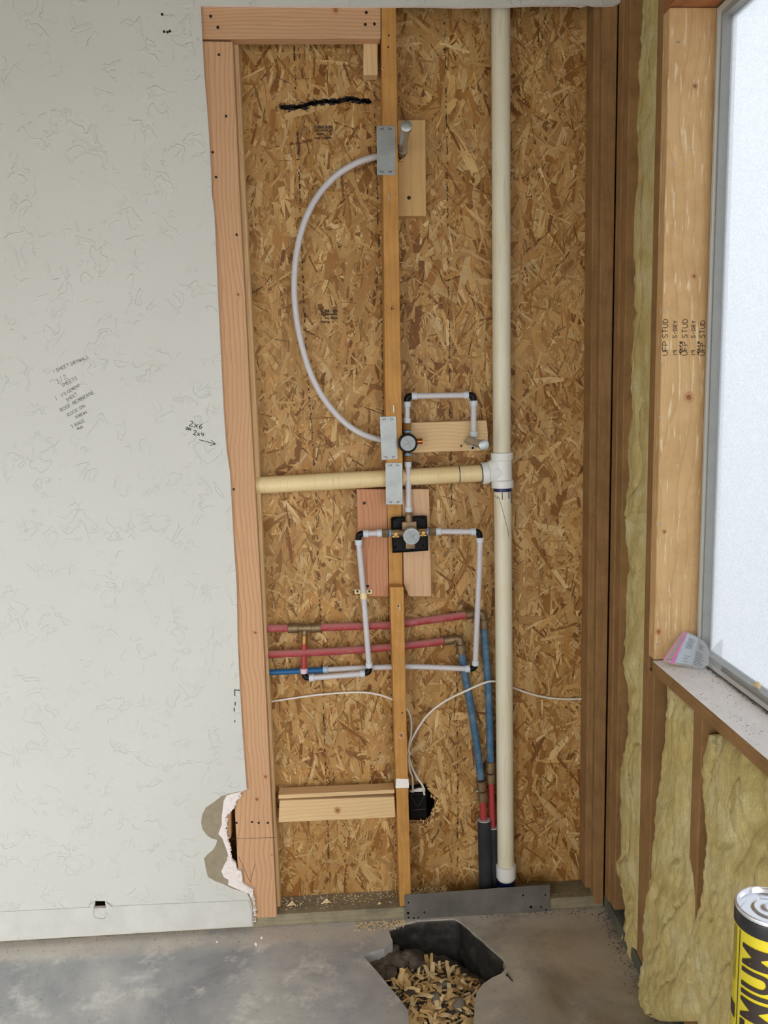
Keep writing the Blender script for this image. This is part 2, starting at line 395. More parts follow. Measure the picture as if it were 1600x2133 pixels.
def lathe(prof, org, axis, seg=24):
    """prof = [(distance along axis, radius)]"""
    axis = Vector(axis).normalized(); org = Vector(org); pts = []; rs = []
    a = Vector((0, 0, 1)) if abs(axis.z) < .9 else Vector((1, 0, 0)); u = axis.cross(a).normalized(); v = axis.cross(u)
    V, Fc = [], []
    for t, r in prof:
        for k in range(seg):
            q = 2 * math.pi * k / seg; V.append(org + axis * t + (u * math.cos(q) + v * math.sin(q)) * max(r, 1e-5))
    for i in range(len(prof) - 1):
        for k in range(seg):
            a_ = i * seg + k; b_ = i * seg + (k + 1) % seg; Fc.append((a_, b_, b_ + seg, a_ + seg))
    Fc.append(tuple(range(seg))[::-1]); Fc.append(tuple(range((len(prof) - 1) * seg, len(prof) * seg)))
    bm = bmesh.new(); vv = [bm.verts.new(x) for x in V]
    for f in Fc: bm.faces.new([vv[i] for i in f])
    bmesh.ops.recalc_face_normals(bm, faces=bm.faces[:]); return from_bm(bm)
def cyl(a, b, r, ch=.0008, seg=24):
    a = Vector(a); b = Vector(b); L = (b - a).length
    return lathe([(0, r - ch), (ch, r), (L - ch, r), (L, r - ch)], a, b - a, seg)
def hexnut(a, b, r):
    a = Vector(a); b = Vector(b); L = (b - a).length
    return lathe([(0, r * .92), (.0015, r), (L - .0015, r), (L, r * .92)], a, b - a, 6)
_dot = {}
def dots(pxs, y, rpx, parent, name='screw_head', mat=None, nrm=(0, -1, 0)):
    for a, b in pxs:
        p = at(a, b, y); r = rpx * .00127
        key = (round(r, 5), name)
        if key not in _dot:
            g = lathe([(0, r), (.0006, r), (.0007, r * .5)], (0, 0, 0), nrm, 10)
            me = bpy.data.meshes.new(name); me.from_pydata([tuple(v) for v in g[0]], [], g[1]); me.materials.append(mat or M['screw']); _dot[key] = me
        o = bpy.data.objects.new(name, _dot[key]); C.objects.link(o); o.parent = parent; o.location = p - WL[parent]; WL[o] = p
def knot(p, r, parent):
    def disc(rr, dy, e):
        V = [p + Vector((0, -dy, 0))]; n = 18
        for k in range(n): q = 2 * math.pi * k / n; w_ = rr * (1 + .18 * mnoise.noise(Vector((math.cos(q) * 2, math.sin(q) * 2, p.z * 30)))); V.append(p + Vector((w_ * math.cos(q), 0, w_ * e * math.sin(q))))
        return V, [(0, 1 + (k + 1) % n, 1 + k) for k in range(n)]
    o = build('knot', disc(r, .0006, 1.15), M['knot1'], parent); build('knot_heart', disc(r * .62, .0014, 1.1), M['knot2'], o)
# handwriting made of strokes on a 4 x 6 grid
GL = {'A': [[(0, 0), (2, 6), (4, 0)], [(1, 2), (3, 2)]], 'B': [[(0, 0), (0, 6), (3, 5.5), (3, 3.5), (0, 3), (4, 2), (3.4, .4), (0, 0)]], 'C': [[(4, 5.2), (2, 6), (0, 4), (0, 2), (2, 0), (4, .8)]],
 'D': [[(0, 0), (0, 6), (3, 5), (4, 3), (3, 1), (0, 0)]], 'E': [[(4, 6), (0, 6), (0, 0), (4, 0)], [(0, 3), (3, 3)]], 'F': [[(4, 6), (0, 6), (0, 0)], [(0, 3), (3, 3)]], 'G': [[(4, 5.2), (2, 6), (0, 4), (0, 2), (2, 0), (4, 1), (4, 3), (2.4, 3)]],
 'H': [[(0, 0), (0, 6)], [(4, 0), (4, 6)], [(0, 3), (4, 3)]], 'I': [[(2, 0), (2, 6)]], 'K': [[(0, 0), (0, 6)], [(4, 6), (0, 2.6), (4, 0)]], 'L': [[(0, 6), (0, 0), (3.6, 0)]], 'M': [[(0, 0), (.4, 6), (2, 2), (3.6, 6), (4, 0)]],
 'N': [[(0, 0), (0, 6), (4, 0), (4, 6)]], 'O': [[(2, 6), (0, 4), (0, 2), (2, 0), (4, 2), (4, 4), (2, 6)]], 'P': [[(0, 0), (0, 6), (3.4, 5.6), (3.6, 3.6), (0, 2.8)]], 'R': [[(0, 0), (0, 6), (3.4, 5.6), (3.4, 3.6), (0, 3), (4, 0)]],
 'S': [[(4, 5.4), (2, 6), (.2, 4.8), (1.4, 3.2), (3.4, 2.4), (3.6, .8), (2, 0), (0, .6)]], 'T': [[(0, 6), (4, 6)], [(2, 6), (2, 0)]], 'U': [[(0, 6), (0, 1.4), (2, 0), (4, 1.4), (4, 6)]], 'W': [[(0, 6), (1, 0), (2, 4), (3, 0), (4, 6)]],
 'X': [[(0, 0), (4, 4)], [(0, 4), (4, 0)]], 'Y': [[(0, 6), (2, 3), (4, 6)], [(2, 3), (2, 0)]], '1': [[(1, 0), (1.6, 6)]], '2': [[(0, 4.8), (2, 6), (3.8, 4.6), (0, 0), (4.4, .2)]], '3': [[(0, 5.6), (3, 6), (3, 4), (1.2, 3.2), (3.6, 2.4), (3, .4), (0, 0)]],
 '4': [[(.4, 6), (0, 2.6), (4, 2.8)], [(3.4, 5.4), (2.8, 0)]], '6': [[(3, 6), (.4, 3), (.6, .6), (2.4, 0), (3.4, 1.6), (2, 2.8), (.6, 1.8)]], '9': [[(3.6, 4), (2, 3), (.4, 4.4), (1.6, 6), (3.6, 5), (3.2, 0)]], '/': [[(0, -.4), (3, 6.4)]], '-': [[(.6, 3), (3.4, 3)]], '0': [[(2, 6), (.4, 4), (.4, 2), (2, 0), (3.6, 2), (3.6, 4), (2, 6)]], ' ': []}
def strokes(lines, wd, pos, jit=.25):
    """lines = [(text, start, across, up, glyph height)] on any plane; ribbons of width wd; pos(start) gives 3d"""
    V, Fc = [], []
    for text, o, ex, ey, h in lines:
        o = Vector(o); ex = Vector(ex).normalized(); ey = Vector(ey).normalized(); n = ex.cross(ey); s = h / 6; cur = 0.0
        for ch in text:
            for st in GL.get(ch, []):
                pp = [o + ex * ((cur + x + U(-jit, jit)) * s) + ey * ((y + U(-jit, jit)) * s) for x, y in st]
                for a, b in zip(pp, pp[1:]):
                    t = (b - a).normalized(); q = t.cross(n) * wd / 2; i = len(V)
                    V += [a - q, b - q, b + q, a + q]; Fc.append((i, i + 1, i + 2, i + 3))
            cur += 5.4 if ch != ' ' else 3.0
            if ch in '1I': cur -= 1.8
    return V, Fc
def pxline(text, p0, p1, hpx, y, skew=0):
    a = at(*p0, y); b = at(*p1, y); ex = (b - a)
    n = sum(3.6 if c in '1I' else 3.0 if c == ' ' else 5.4 for c in text)
    ey = Vector((0, -1, 0)).cross(ex.normalized()) * -1
    ey = Vector((-ex.z, 0, ex.x)).normalized()
    return (text, a, ex, ey, ex.length / n * 6 if not hpx else hpx * .00127)
# ================================================================== setting
XR = 0.586                                    # inner plane of the stud wall with the window
YO = 0.089                                    # inner face of the strand board
# --- strand board behind the studs, with a broken hole round the outlet box
ox0, ox1, oz0, oz1 = -.475, XR + .004, -.01, 2.74
HOLE = xz([(851, 1650), (880, 1632), (893, 1642), (899, 1655), (906, 1668), (905, 1682), (900, 1690), (897, 1703), (886, 1712), (853, 1712)], YO)
wall_back = build('wall_back', prism([(-2.6, oz0), (XR + .139, oz0), (XR + .139, 2.76), (-2.6, 2.76)], YO, YO + .011, holes=[HOLE]), M['osbcore'])
tag(wall_back, 'brown strand board sheathing covering the back of the open stud bays', 'wall', kind='structure')
hx = [p[0] for p in HOLE]; hz = [p[1] for p in HOLE]
PAL = [((214, 174, 112), 8), ((202, 158, 96), 8), ((224, 190, 132), 6), ((188, 142, 80), 6), ((168, 120, 62), 4), ((142, 96, 46), 2), ((232, 202, 150), 2), ((204, 162, 104), 6)]
PALX = [lin(c) for c, k in PAL for _ in range(k)]
def flakes():
    V, Fc, col, uvs = [], [], [], []
    N = 21000
    for i in range(N):
        big = 1 - i / N
        if R() < .15: L = U(.06, .13); W = U(.012, .026)
        elif R() < .55: L = U(.04, .11); W = U(.004, .011)
        else: L = U(.02, .07); W = U(.0012, .004)
        if i < N * .22: L = U(.06, .12); W = U(.018, .034)
        cx = U(ox0 - .01, ox1 + .01); cz = U(oz0, oz1)
        if hx and min(hx) - .03 < cx < max(hx) + .02 and min(hz) - .03 < cz < max(hz) + .03: continue
        a = random.gauss(math.pi / 2, .62)
        if R() < .18: a = U(0, math.pi)
        ca, sa = math.cos(a), math.sin(a); nx, nz = -sa, ca
        y = YO - .0004 - .0022 * i / N
        e = [U(-.4, .4) * W for _ in range(4)]; tp = [U(.55, 1.0) for _ in range(2)]
        q = [(-L / 2 + e[0], -W / 2 * tp[0]), (0, -W / 2 * U(.85, 1.1)), (L / 2 + e[1], -W / 2 * tp[1]), (L / 2 + e[2], W / 2 * tp[1]), (0, W / 2 * U(.85, 1.1)), (-L / 2 + e[3], W / 2 * tp[0])]
        ti, tj = U(-.0012, .0012), U(-.0009, .0009); b = len(V)
        for s, t in q:
            xx = min(max(cx + s * ca + t * nx, ox0), ox1); zz = min(max(cz + s * sa + t * nz, oz0), oz1)
            V.append((xx, y + ti * s / L * 2 + tj * t / W * 2, zz))
        Fc.append(tuple(range(b, b + 6)))
        c = random.choice(PALX); k = U(.8, 1.12) * (.45 if W < .004 and R() < .3 else 1); c = (c[0] * k, c[1] * k, c[2] * k, 1)  # some thin slivers darkened as painted shadow lines between flakes
        o1, o2 = U(0, 20), U(0, 20)
        for s, t in q: col.append(c); uvs.append((s + o1, t + o2))
    return V, Fc, col, uvs
V, Fc, col, uvs = flakes()
fl = build('strand_flakes', (V, Fc), M['osb'], wall_back); fl['kind'] = 'stuff'
me = fl.data
ca = me.color_attributes.new('flake', 'FLOAT_COLOR', 'CORNER'); ca.data.foreach_set('color', [x for c in col for x in c])
uvl = me.uv_layers.new(name='grain'); uvl.data.foreach_set('uv', [x for c in uvs for x in c])
# printed nail lines, the black scribble and the grade stamps
def nail_line(pts, name):
    V, Fc = [], []; P = smoothpath([at(a, b, YO - .0052) for a, b in pts], 12)
    for a, b in zip(P, P[1:]):
        n = max(2, int((b - a).length / .006))
        for k in range(n):
            if R() < .42: continue
            p = a.lerp(b, (k + .5) / n); hw = U(.0006, .0019); hh = U(.0012, .004); dx = U(-.0014, .0014); i = len(V)
            V += [p + Vector((dx - hw, 0, -hh)), p + Vector((dx + hw * U(.6, 1), 0, -hh)), p + Vector((dx + hw, 0, hh)), p + Vector((dx - hw * U(.6, 1), 0, hh))]; Fc.append((i, i + 1, i + 2, i + 3))
    o = build(name, (V, Fc), M['ink'], wall_back); o['kind'] = 'stuff'
nail_line([(612, 92), (618, 220), (625, 420), (640, 760), (655, 980), (668, 1300), (675, 1500), (688, 1860)], 'printed_line')
nail_line([(779, 170), (786, 420), (797, 760), (805, 1100), (815, 1450), (822, 1640), (826, 1870)], 'printed_line')
nail_line([(926, 20), (931, 300), (934, 560), (940, 1000), (947, 1250), (952, 1450), (954, 1850)], 'printed_line')
V, Fc = [], []
P = smoothpath([at(a, b, YO - .0052) for a, b in [(586, 224), (604, 224), (632, 222), (652, 214), (680, 212), (700, 212), (725, 207), (748, 210), (770, 212)]], 14)
for a, b in zip(P, P[1:]):
    for k in range(4):
        p = a.lerp(b, R()) + Vector((0, 0, random.gauss(0, .0032))); i = len(V); hw = U(.0015, .007); hh = U(.0006, .0030)
        V += [p + Vector((-hw, 0, -hh * U(.3, 1))), p + Vector((hw, 0, -hh * U(.3, 1))), p + Vector((hw, 0, hh)), p + Vector((-hw, 0, hh * U(.3, 1)))]; Fc.append((i, i + 1, i + 2, i + 3))
o = build('marker_scribble', (V, Fc), M['ink'], wall_back); o['label'] = 'thick black scribbled line'; o['kind'] = 'stuff'
for (sx_, sy_, rows) in ((655, 262, 4), (668, 645, 4)):
    V, Fc = [], []
    for r_ in range(rows):
        x = sx_
        while x < sx_ + 35:
            wv_ = U(1.5, 4.5); a = at(x, sy_ + r_ * 8, YO - .0052); b = at(x + wv_, sy_ + r_ * 8 + (6 if r_ == 0 else 3.4), YO - .0052); i = len(V)
            if R() < .8: V += [a, Vector((b.x, a.y, a.z)), b, Vector((a.x, a.y, b.z))]; Fc.append((i, i + 1, i + 2, i + 3))
            x += wv_ + U(.5, 1.6)
    o = build('grade_stamp', (V, Fc), M['ink_soft'], wall_back); o['kind'] = 'stuff'
g = strokes([pxline('23', (832, 646), (851, 642), 12, YO - .0052), ('C', at(838, 657, YO - .0052), (1, 0, .1), (0, 0, 1), .008), ('6', at(815, 646, -.0006), (1, 0, .1), (0, 0, 1), .012)], .0011, None)
build('pen_note', g, M['ink'], wall_back)
# --- drywall with its cut edge and torn corner
YD = -.0127
cut = [(418, 11), (421, 80), (425, 150), (433, 250), (438, 330), (441, 405), (446, 440), (448, 480), (455, 640), (461, 760), (466, 860), (472, 940), (479, 985), (486, 1120), (493, 1225), (495, 1340), (500, 1440), (506, 1540), (514, 1645)]
torn_g = [(508, 1648), (497, 1653), (496, 1664), (490, 1672), (488, 1684), (480, 1690), (474, 1697), (469, 1706), (473, 1718), (468, 1731), (474, 1742), (473, 1750), (479, 1762), (480, 1780), (483, 1792), (491, 1799), (493, 1812), (502, 1815), (505, 1829), (504, 1838), (515, 1847), (528, 1853), (524, 1870), (529, 1888), (531, 1910), (530, 1926)]
torn_s = [(508, 1647), (492, 1650), (478, 1653), (462, 1658), (445, 1671), (429, 1682), (421, 1698), (419, 1714), (422, 1728), (431, 1740), (441, 1747), (453, 1750), (449, 1761), (444, 1770), (432, 1780), (425, 1788), (428, 1806), (433, 1827), (449, 1836), (466, 1842), (481, 1850), (500, 1856), (514, 1860), (520, 1872), (525, 1890), (526, 1910), (527, 1926)]
top = [(1318, -12), (1300, -4), (1294, 4), (1280, 10), (1262, 11), (1240, 11), (1227, 8), (1214, 12), (1190, 10), (1120, 10), (1063, 12), (1010, 13), (950, 14), (900, 12), (840, 12), (760, 13), (680, 12), (600, 12), (520, 11)]
ZC = 2.76; XL = -2.6
def dry_outline(torn, y):
    a = xz(top, y); b = xz(cut, y); c = xz(torn, y); zb = c[-1][1]
    return [(a[0][0], ZC), (XL, ZC), (XL, .012), (c[-1][0], .012)][::-1] [:0] + [(a[0][0], ZC)] + a + b + c + [(c[-1][0], .014), (XL, .014)] + [(XL, ZC)]
BH = [(197, 1877), (219, 1877), (221, 1891), (196, 1892)]
wl = build('wall_left', prism(dry_outline(torn_g, YD + .0008), YD + .0008, -.0008, side=1, holes=[xz(BH, YD + .0008)]), [M['kraft'], M['gypsum']])
tag(wl, 'pale painted drywall with hand-cut edge beside the open studs', 'wall', kind='structure')
build('painted_face', prism(dry_outline(torn_s, YD - .0004), YD - .0004, YD + .0008, side=1, holes=[xz(BH, YD - .0004)]), [M['paint'], M['gypsum']], wl)
# crumbled gypsum along the torn edge
gy = [(497, 1654, 9), (490, 1662, 12), (484, 1673, 12), (479, 1684, 8), (471, 1698, 5), (470, 1710, 5), (469, 1722, 7), (466, 1735, 8), (472, 1745, 6), (477, 1760, 4), (479, 1775, 4), (478, 1790, 6), (480, 1800, 11), (484, 1812, 14), (488, 1826, 15), (496, 1838, 12), (508, 1847, 8), (520, 1854, 7), (527, 1866, 4), (529, 1882, 4), (531, 1900, 4), (531, 1918, 4)]
for i in range(len(gy) - 1):
    (x0, y0, r0), (x1, y1, r1) = gy[i], gy[i + 1]
band = [(500, 1650), (486, 1653), (472, 1657), (466, 1668), (464, 1685), (462, 1700), (462, 1718), (455, 1737), (463, 1746), (469, 1762), (474, 1776), (476, 1788), (470, 1796), (461, 1815), (466, 1827), (476, 1833), (475, 1843), (490, 1850), (506, 1857), (520, 1862), (523, 1872)]
gg = xz(band, YD - .0001) + xz(torn_g[-6:][::-1][1:], YD - .0001)[:0] + xz([p for p in torn_g if p[1] < 1872][::-1], YD - .0001)
build('gypsum_core', prism(gg, YD - .0001, YD + .0012), M['gypsum'], wl)
bm = bmesh.new()
for i in range(len(gy) - 1):
    (x0, y0, r0), (x1, y1, r1) = gy[i], gy[i + 1]
    for k in range(26):
        t = R(); px = x0 + (x1 - x0) * t; py = y0 + (y1 - y0) * t; rr = (r0 + (r1 - r0) * t)
        p = at(px + U(-.7, .7) * rr, py + U(-3, 3), U(-.0135, -.008)); s = U(.0013, .0030) * (.6 + rr / 14)
        r = bmesh.ops.create_icosphere(bm, subdivisions=1, radius=s)
        for v in r['verts']: v.co = Vector((v.co.x * U(.7, 1.3), v.co.y * .7, v.co.z * U(.7, 1.3))) + p
o = build('crumbled_gypsum', from_bm(bm), M['gypsum'], wl); o['kind'] = 'stuff'
# handwriting
yw = YD - .0009
ln = [pxline('1 SHEET DRYWALL', (112, 777), (181, 748), 7, yw), pxline('3/2', (120, 800), (141, 788), 10, yw), pxline('SHEETS', (130, 806), (160, 791), 7, yw), pxline('1', (117, 834), (121, 832), 8, yw), pxline('1/2 CEMENT', (128, 827), (165, 806), 7, yw),
      pxline('SHEET', (140, 837), (164, 821), 6, yw), pxline('ROOF MEMBRANE', (128, 858), (196, 820), 7, yw), pxline('ROCK ON', (143, 868), (176, 849), 7, yw), pxline('SCREWS', (158, 872), (186, 858), 5, yw), pxline('3 BAGS', (150, 892), (180, 877), 6, yw), pxline('MUD', (162, 896), (181, 888), 5, yw)]
o = build('pencil_note', strokes([(t, a, ex, ey, min(h, ex.length / max(1, sum(3.6 if c in "1I" else 3 if c == " " else 5.4 for c in t)) * 6.6)) for t, a, ex, ey, h in ln], .0010, None), M['pencil'], wl); o['label'] = 'small slanted handwritten list'
ln = [pxline('2X6', (394, 887), (422, 894), 11, yw), pxline('ON', (387, 895), (399, 898), 6, yw), pxline('2X4', (402, 905), (423, 910), 9, yw)]
g = strokes(ln, .0017, None)
def arrow(pts):
    V, Fc = [], []
    for (a, b) in pts:
        a = at(*a, yw); b = at(*b, yw); t = (b - a).normalized(); q = Vector((-t.z, 0, t.x)) * .0008; i = len(V); V += [a - q, b - q, b + q, a + q]; Fc.append((i, i + 1, i + 2, i + 3))
    return V, Fc
o = build('marker_note', join(g, arrow([((415, 916), (449, 925)), ((440, 917), (449, 925)), ((449, 925), (437, 928))])), M['ink'], wl); o['label'] = 'black marker note with an arrow'
dots([(338, 30), (342, 66), (349, 67), (354, 65)], YD - .0004, 2.6, wl, 'nail_hole')
# flat painted strip at the foot of the drywall with a square hole broken through it
yb = YD - .004
bo = xz([(-900, 1941), (0, 1900), (188, 1890.5), (194, 1898), (196, 1911), (210, 1915), (224, 1912), (223, 1898), (229, 1888.5), (260, 1887), (517, 1876), (524, 1900), (525, 1929), (260, 1941), (0, 1955), (-900, 2006)], yb)
bh = xz([(196, 1878), (219, 1878), (221, 1892), (224, 1912), (210, 1914), (196, 1911), (193, 1898)], yb)
bb = build('baseboard_left', prism(bo, yb, YD - .0004), M['paint2'])
tag(bb, 'flat painted strip along the foot of the drywall with a broken square hole', 'baseboard', kind='structure')
for flap in ([(193, 1898), (186, 1886), (198, 1877)], [(219, 1878), (233, 1890), (222, 1900)], [(222, 1900), (226, 1912), (219, 1916)]):
    build('paint_flap', prism(xz(flap, yb - .002), yb - .002, yb - .0008), M['paint2'], bb)
# --- floor slab with the hole dug beside the wall
def fz(pxs, z=0.0): return [(p.x, p.y) for p in (atz(a, b, z) for a, b in pxs)]
hole = fz([(808, 1936), (838, 1925), (870, 1917), (945, 1913), (968, 1926), (985, 1943), (1003, 1957), (1022, 1975), (1040, 1990), (1052, 2001), (1055, 2016), (1044, 2028), (1026, 2036), (1006, 2049), (993, 2066), (989, 2090), (987, 2130), (984, 2180), (856, 2180), (852, 2133), (850, 2104), (832, 2080), (812, 2056), (786, 2024), (757, 1992), (772, 1984), (800, 1975), (818, 1960)])
def slab(outer, holes, z0, z1):
    g = prism(outer, 0, 1, holes=holes, side=1)
    V = [(v.x, v.z, z0 if v.y < .5 else z1) for v in g[0]]
    return V, [tuple(reversed(f)) for f in g[1]], g[2]
floor = build('floor', slab([(XL - .1, -3.8), (XR + .14, -3.8), (XR + .14, YO + .02), (XL - .1, YO + .02)], [hole], 0.0, -.11), [M['concrete'], M['concrete']])
tag(floor, 'stained bare concrete floor slab with a rough hole by the wall', 'floor', kind='structure')
hxs = [p[0] for p in hole]; hys = [p[1] for p in hole]
def dig(x, y):
    back = min(1, max(0, (y + .30) / .26)); right = min(1, max(0, (x - .02) / .14))
    z = -.055 - .075 * back * (.35 + .65 * right) + .014 * mnoise.noise(Vector((x * 22, y * 22, 3))) + .008 * mnoise.noise(Vector((x * 60, y * 60, 1)))
    return z
nx, ny = 46, 50; V, Fc = [], []
X0, X1, Y0, Y1 = min(hxs) - .02, max(hxs) + .02, min(hys) - .02, max(hys) + .05
for j in range(ny + 1):
    for i in range(nx + 1):
        x = X0 + (X1 - X0) * i / nx; y = Y0 + (Y1 - Y0) * j / ny; V.append((x, y, dig(x, y)))
for j in range(ny):
    for i in range(nx):
        a = j * (nx + 1) + i; Fc.append((a, a + 1, a + nx + 2, a + nx + 1))
o = build('soil', (V, Fc), M['dirt'], floor, smooth=True); o['label'] = 'grey soil at the bottom of the floor hole'
# black plastic liner against the back and window side of the hole
lp = [atz(a, b, 0) for a, b in [(812, 1937), (838, 1927), (870, 1919), (944, 1915), (967, 1928), (985, 1945), (1003, 1959), (1022, 1977), (1040, 1992), (1050, 2002)]]
lp = smoothpath(lp, 6); cen = Vector((.05, -.2, 0)); V, Fc = [], []
for i, p in enumerate(lp):
    n = (cen - p).normalized()
    for k in range(12):
        t = k / 11; rib = .003 * math.sin(t * 26) + .004 * mnoise.noise(Vector((i * .35, k * .5, 2)))
        V.append(p + n * (.004 + rib + .012 * t) + Vector((0, 0, -.003 - .17 * t)))
for i in range(len(lp) - 1):
    for k in range(11): a = i * 12 + k; Fc.append((a, a + 1, a + 13, a + 12))
o = build('plastic_liner', (V, Fc), M['liner'], floor, smooth=True); o['label'] = 'black ribbed plastic liner of the floor hole'
# broken lower concrete on the left of the hole
bm = bmesh.new()
for a, b, s in [(775, 1996, .03), (800, 1988, .032), (828, 1986, .03), (815, 1972, .028), (848, 1980, .026), (862, 1990, .02), (790, 2010, .026), (812, 2012, .022)]:
    p = atz(a, b, -.025); r = bmesh.ops.create_icosphere(bm, subdivisions=3, radius=s)
    for v in r['verts']:
        d = v.co.normalized(); v.co = Vector((v.co.x, v.co.y, v.co.z * .7)) * (1 + .3 * mnoise.noise(d * 2.3 + p * 40) + .1 * mnoise.noise(d * 9 + p * 40)) + p + Vector((0, 0, -.022))
o = build('broken_edge', from_bm(bm), M['dirt'], floor, smooth=True); o['label'] = 'broken lower edge of the slab'
# --- the rest of the room
ceil = build('ceiling', box(XL - .1, XR + .14, -3.8, YO + .02, ZC, ZC + .05, 0), M['ceildark']); tag(ceil, 'flat ceiling above the frame, darkened to cut bounce light', 'ceiling', kind='structure')
wsd = build('wall_side', box(XL - .1, XL, -3.8, 0, 0, ZC, 0), M['ceilpaint']); tag(wsd, 'painted side wall of the room outside the frame', 'wall', kind='structure')
g = prism([(XL, 0), (-2.2, 0), (-2.2, 2.1), (-1.3, 2.1), (-1.3, 0), (XR + .14, 0), (XR + .14, ZC), (XL, ZC)], -3.8, -3.72)  # doorway cut in out of view to add daylight
wrr = build('wall_rear', g, M['ceilpaint']); tag(wrr, 'painted rear wall with a doorway added for daylight behind the camera', 'wall', kind='structure')
# outer skin of the window wall
WY0, WY1, WZ0, WZ1 = -1.82, -.335, .865, 2.318      # rough opening
def ring_x(x0, x1, oy0, oy1, oz0_, oz1_, iy0, iy1, iz0, iz1, more=()):
    g = prism([(oy0, oz0_), (oy1, oz0_), (oy1, oz1_), (oy0, oz1_)], 0, 1, holes=[[(iy0, iz0), (iy1, iz0), (iy1, iz1), (iy0, iz1)]] + list(more))
    V = [(x0 if v.y < .5 else x1, v.x, v.z) for v in g[0]]
    return V, [tuple(reversed(f)) for f in g[1]], g[2]
wr = build('wall_right', ring_x(XR + .137, XR + .149, -3.8, YO + .03, -.05, ZC, WY0, WY1, WZ0 - .03, WZ1, more=[[(-3.55, 0), (-2.15, 0), (-2.15, 2.2), (-3.55, 2.2)]]), M['osbcore'])  # second hole is the added doorway that brings in side daylight
tag(wr, 'outer sheathing of the insulated stud wall around the window', 'wall', kind='structure')
# ================================================================== framing lumber
def lumber(name, label, geo, mat, cat='stud', group=None):
    return tag(build(name, geo, mat), label, cat, group)
jb = lumber('framing_board', 'tall pinkish fir board standing flat along the cut drywall edge', board([(404, 85), (485, 86), (499, 400), (524, 880), (545, 1260), (577, 1911), (500, 1914), (480, 1500), (450, 900)], 0, .038), M['firZ'], 'board')
dots([(456, 114), (471, 242), (443, 317), (450, 369), (493, 489), (487, 1019), (525, 1712), (539, 1714), (558, 1714), (534, 1898), (493, 1714)], -.0002, 2.6, jb)
for a, b, s in [(496, 614, 5), (532, 1318, 6), (553, 1618, 7), (535, 1665, 7), (566, 1781, 3)]:
    p = at(a, b, -.0003); knot(p, s * .0012, jb)
def penline(pts, y, wd, name, mat, parent):
    V, Fc = [], []
    for a, b in pts:
        a = at(*a, y); b = at(*b, y); t = (b - a).normalized(); q = Vector((-t.z, 0, t.x)) * wd / 2; i = len(V); V += [a - q, b - q, b + q, a + q]; Fc.append((i, i + 1, i + 2, i + 3))
    return build(name, (V, Fc), mat, parent)
penline([((482, 1748), (577, 1744)), ((497, 1784), (521, 1838)), ((521, 1838), (531, 1800))], -.0006, .0010, 'pencil_mark', M['ink_soft'], jb)
penline([((489, 1438), (489, 1450)), ((490, 1462), (490, 1470)), ((488, 1474), (488, 1482)), ((489, 1500), (489, 1505)), ((487, 1437), (500, 1438))], YD - .0008, .0035, 'scuff_mark', M['pencil'], wl)
lumber('backing_stud', 'narrow pale stud edge hidden behind the tall pinkish board', board([(440, 88), (496, 88), (511, 400), (536, 880), (553, 1260), (585, 1900), (540, 1900), (500, 1000)], .0385, .0852), M['spfZ'])
sp = lumber('scrap_board', 'short pink board end showing through the torn drywall', board([(430, 1640), (479.5, 1640), (481, 1747), (430, 1749)], .001, .037), M['firZ'], 'board')
dots([(469, 1700), (473, 1713), (470, 1724)], .0006, 2.8, sp)
hd = lumber('framing_header', 'horizontal fir board across the top of the opening', board([(404, -14), (793, -14), (793.5, 80), (404, 81)], 0, .038), M['firX'], 'board')
dots([(439, 34), (454, 57), (763, 26), (761, 51), (780, 14), (780, 50)], -.0002, 3.0, hd)
p = at(699, 21, -.0003); knot(p, .012, hd)
lumber('short_block', 'short pale wooden block hanging under the top board', board([(757, 60), (787, 60), (787.5, 156), (757, 156)], .034, .072), M['spfZ'], 'block')
# middle stud, notched out behind the mixing valve
def prism_px(px, y0, y1): return board(px, y0, y1, .002)
g = join(prism_px([(794, -14), (824.5, -14), (834, 700), (840, 1010), (806, 1010), (801, 700)], 0, .0852),
         prism_px([(806, 1011), (837, 1011), (839, 1222), (811, 1222)], .040, .0852),
         prism_px([(812.5, 1223), (841, 1223), (847, 1500), (857, 1886), (833, 1889), (824, 1600)], 0, .0852))
ms = lumber('middle_stud', 'golden wooden stud in the middle of the opening, notched behind the valve', g, M['goldZ'])
dots([(810, 74), (809, 98), (830, 1262), (838, 1485)], -.0003, 1.8, ms, 'nail_hole')
for a, b, s in [(799, 141, 4), (836, 1532, 8)]:
    p = at(a, b, -.0003); knot(p, s * .0012, ms)
for (a, b) in [(810, 412), (820, 852), (833, 1265)]:
    p = at(a, b, -.001); build('staple', box(p.x - .0012, p.x + .0012, -.0022, -.0002, p.z - .009, p.z + .009, 0), M['galv'], ms)
p = at(838, 1631, -.0006); build('tape_scrap', prism(xz([(825, 1622), (851, 1623), (852, 1641), (824, 1642)], -.0008), -.0008, -.0002), M['sillpaint'], ms)
# corner studs of the back wall
lumber('corner_stud', 'brown corner stud where the back wall meets the window wall', board([(1256, -14), (1288, -14), (1273, 870), (1257, 1882), (1236, 1884), (1247, 870)], 0, .0852), M['dullZ'])
lumber('spacer_stud', 'narrow stud set back beside the brown corner stud', board([(1238, -14), (1258, -14), (1250, 870), (1236, 1850), (1219, 1850), (1230, 870)], .022, .0852), M['dullZ'])
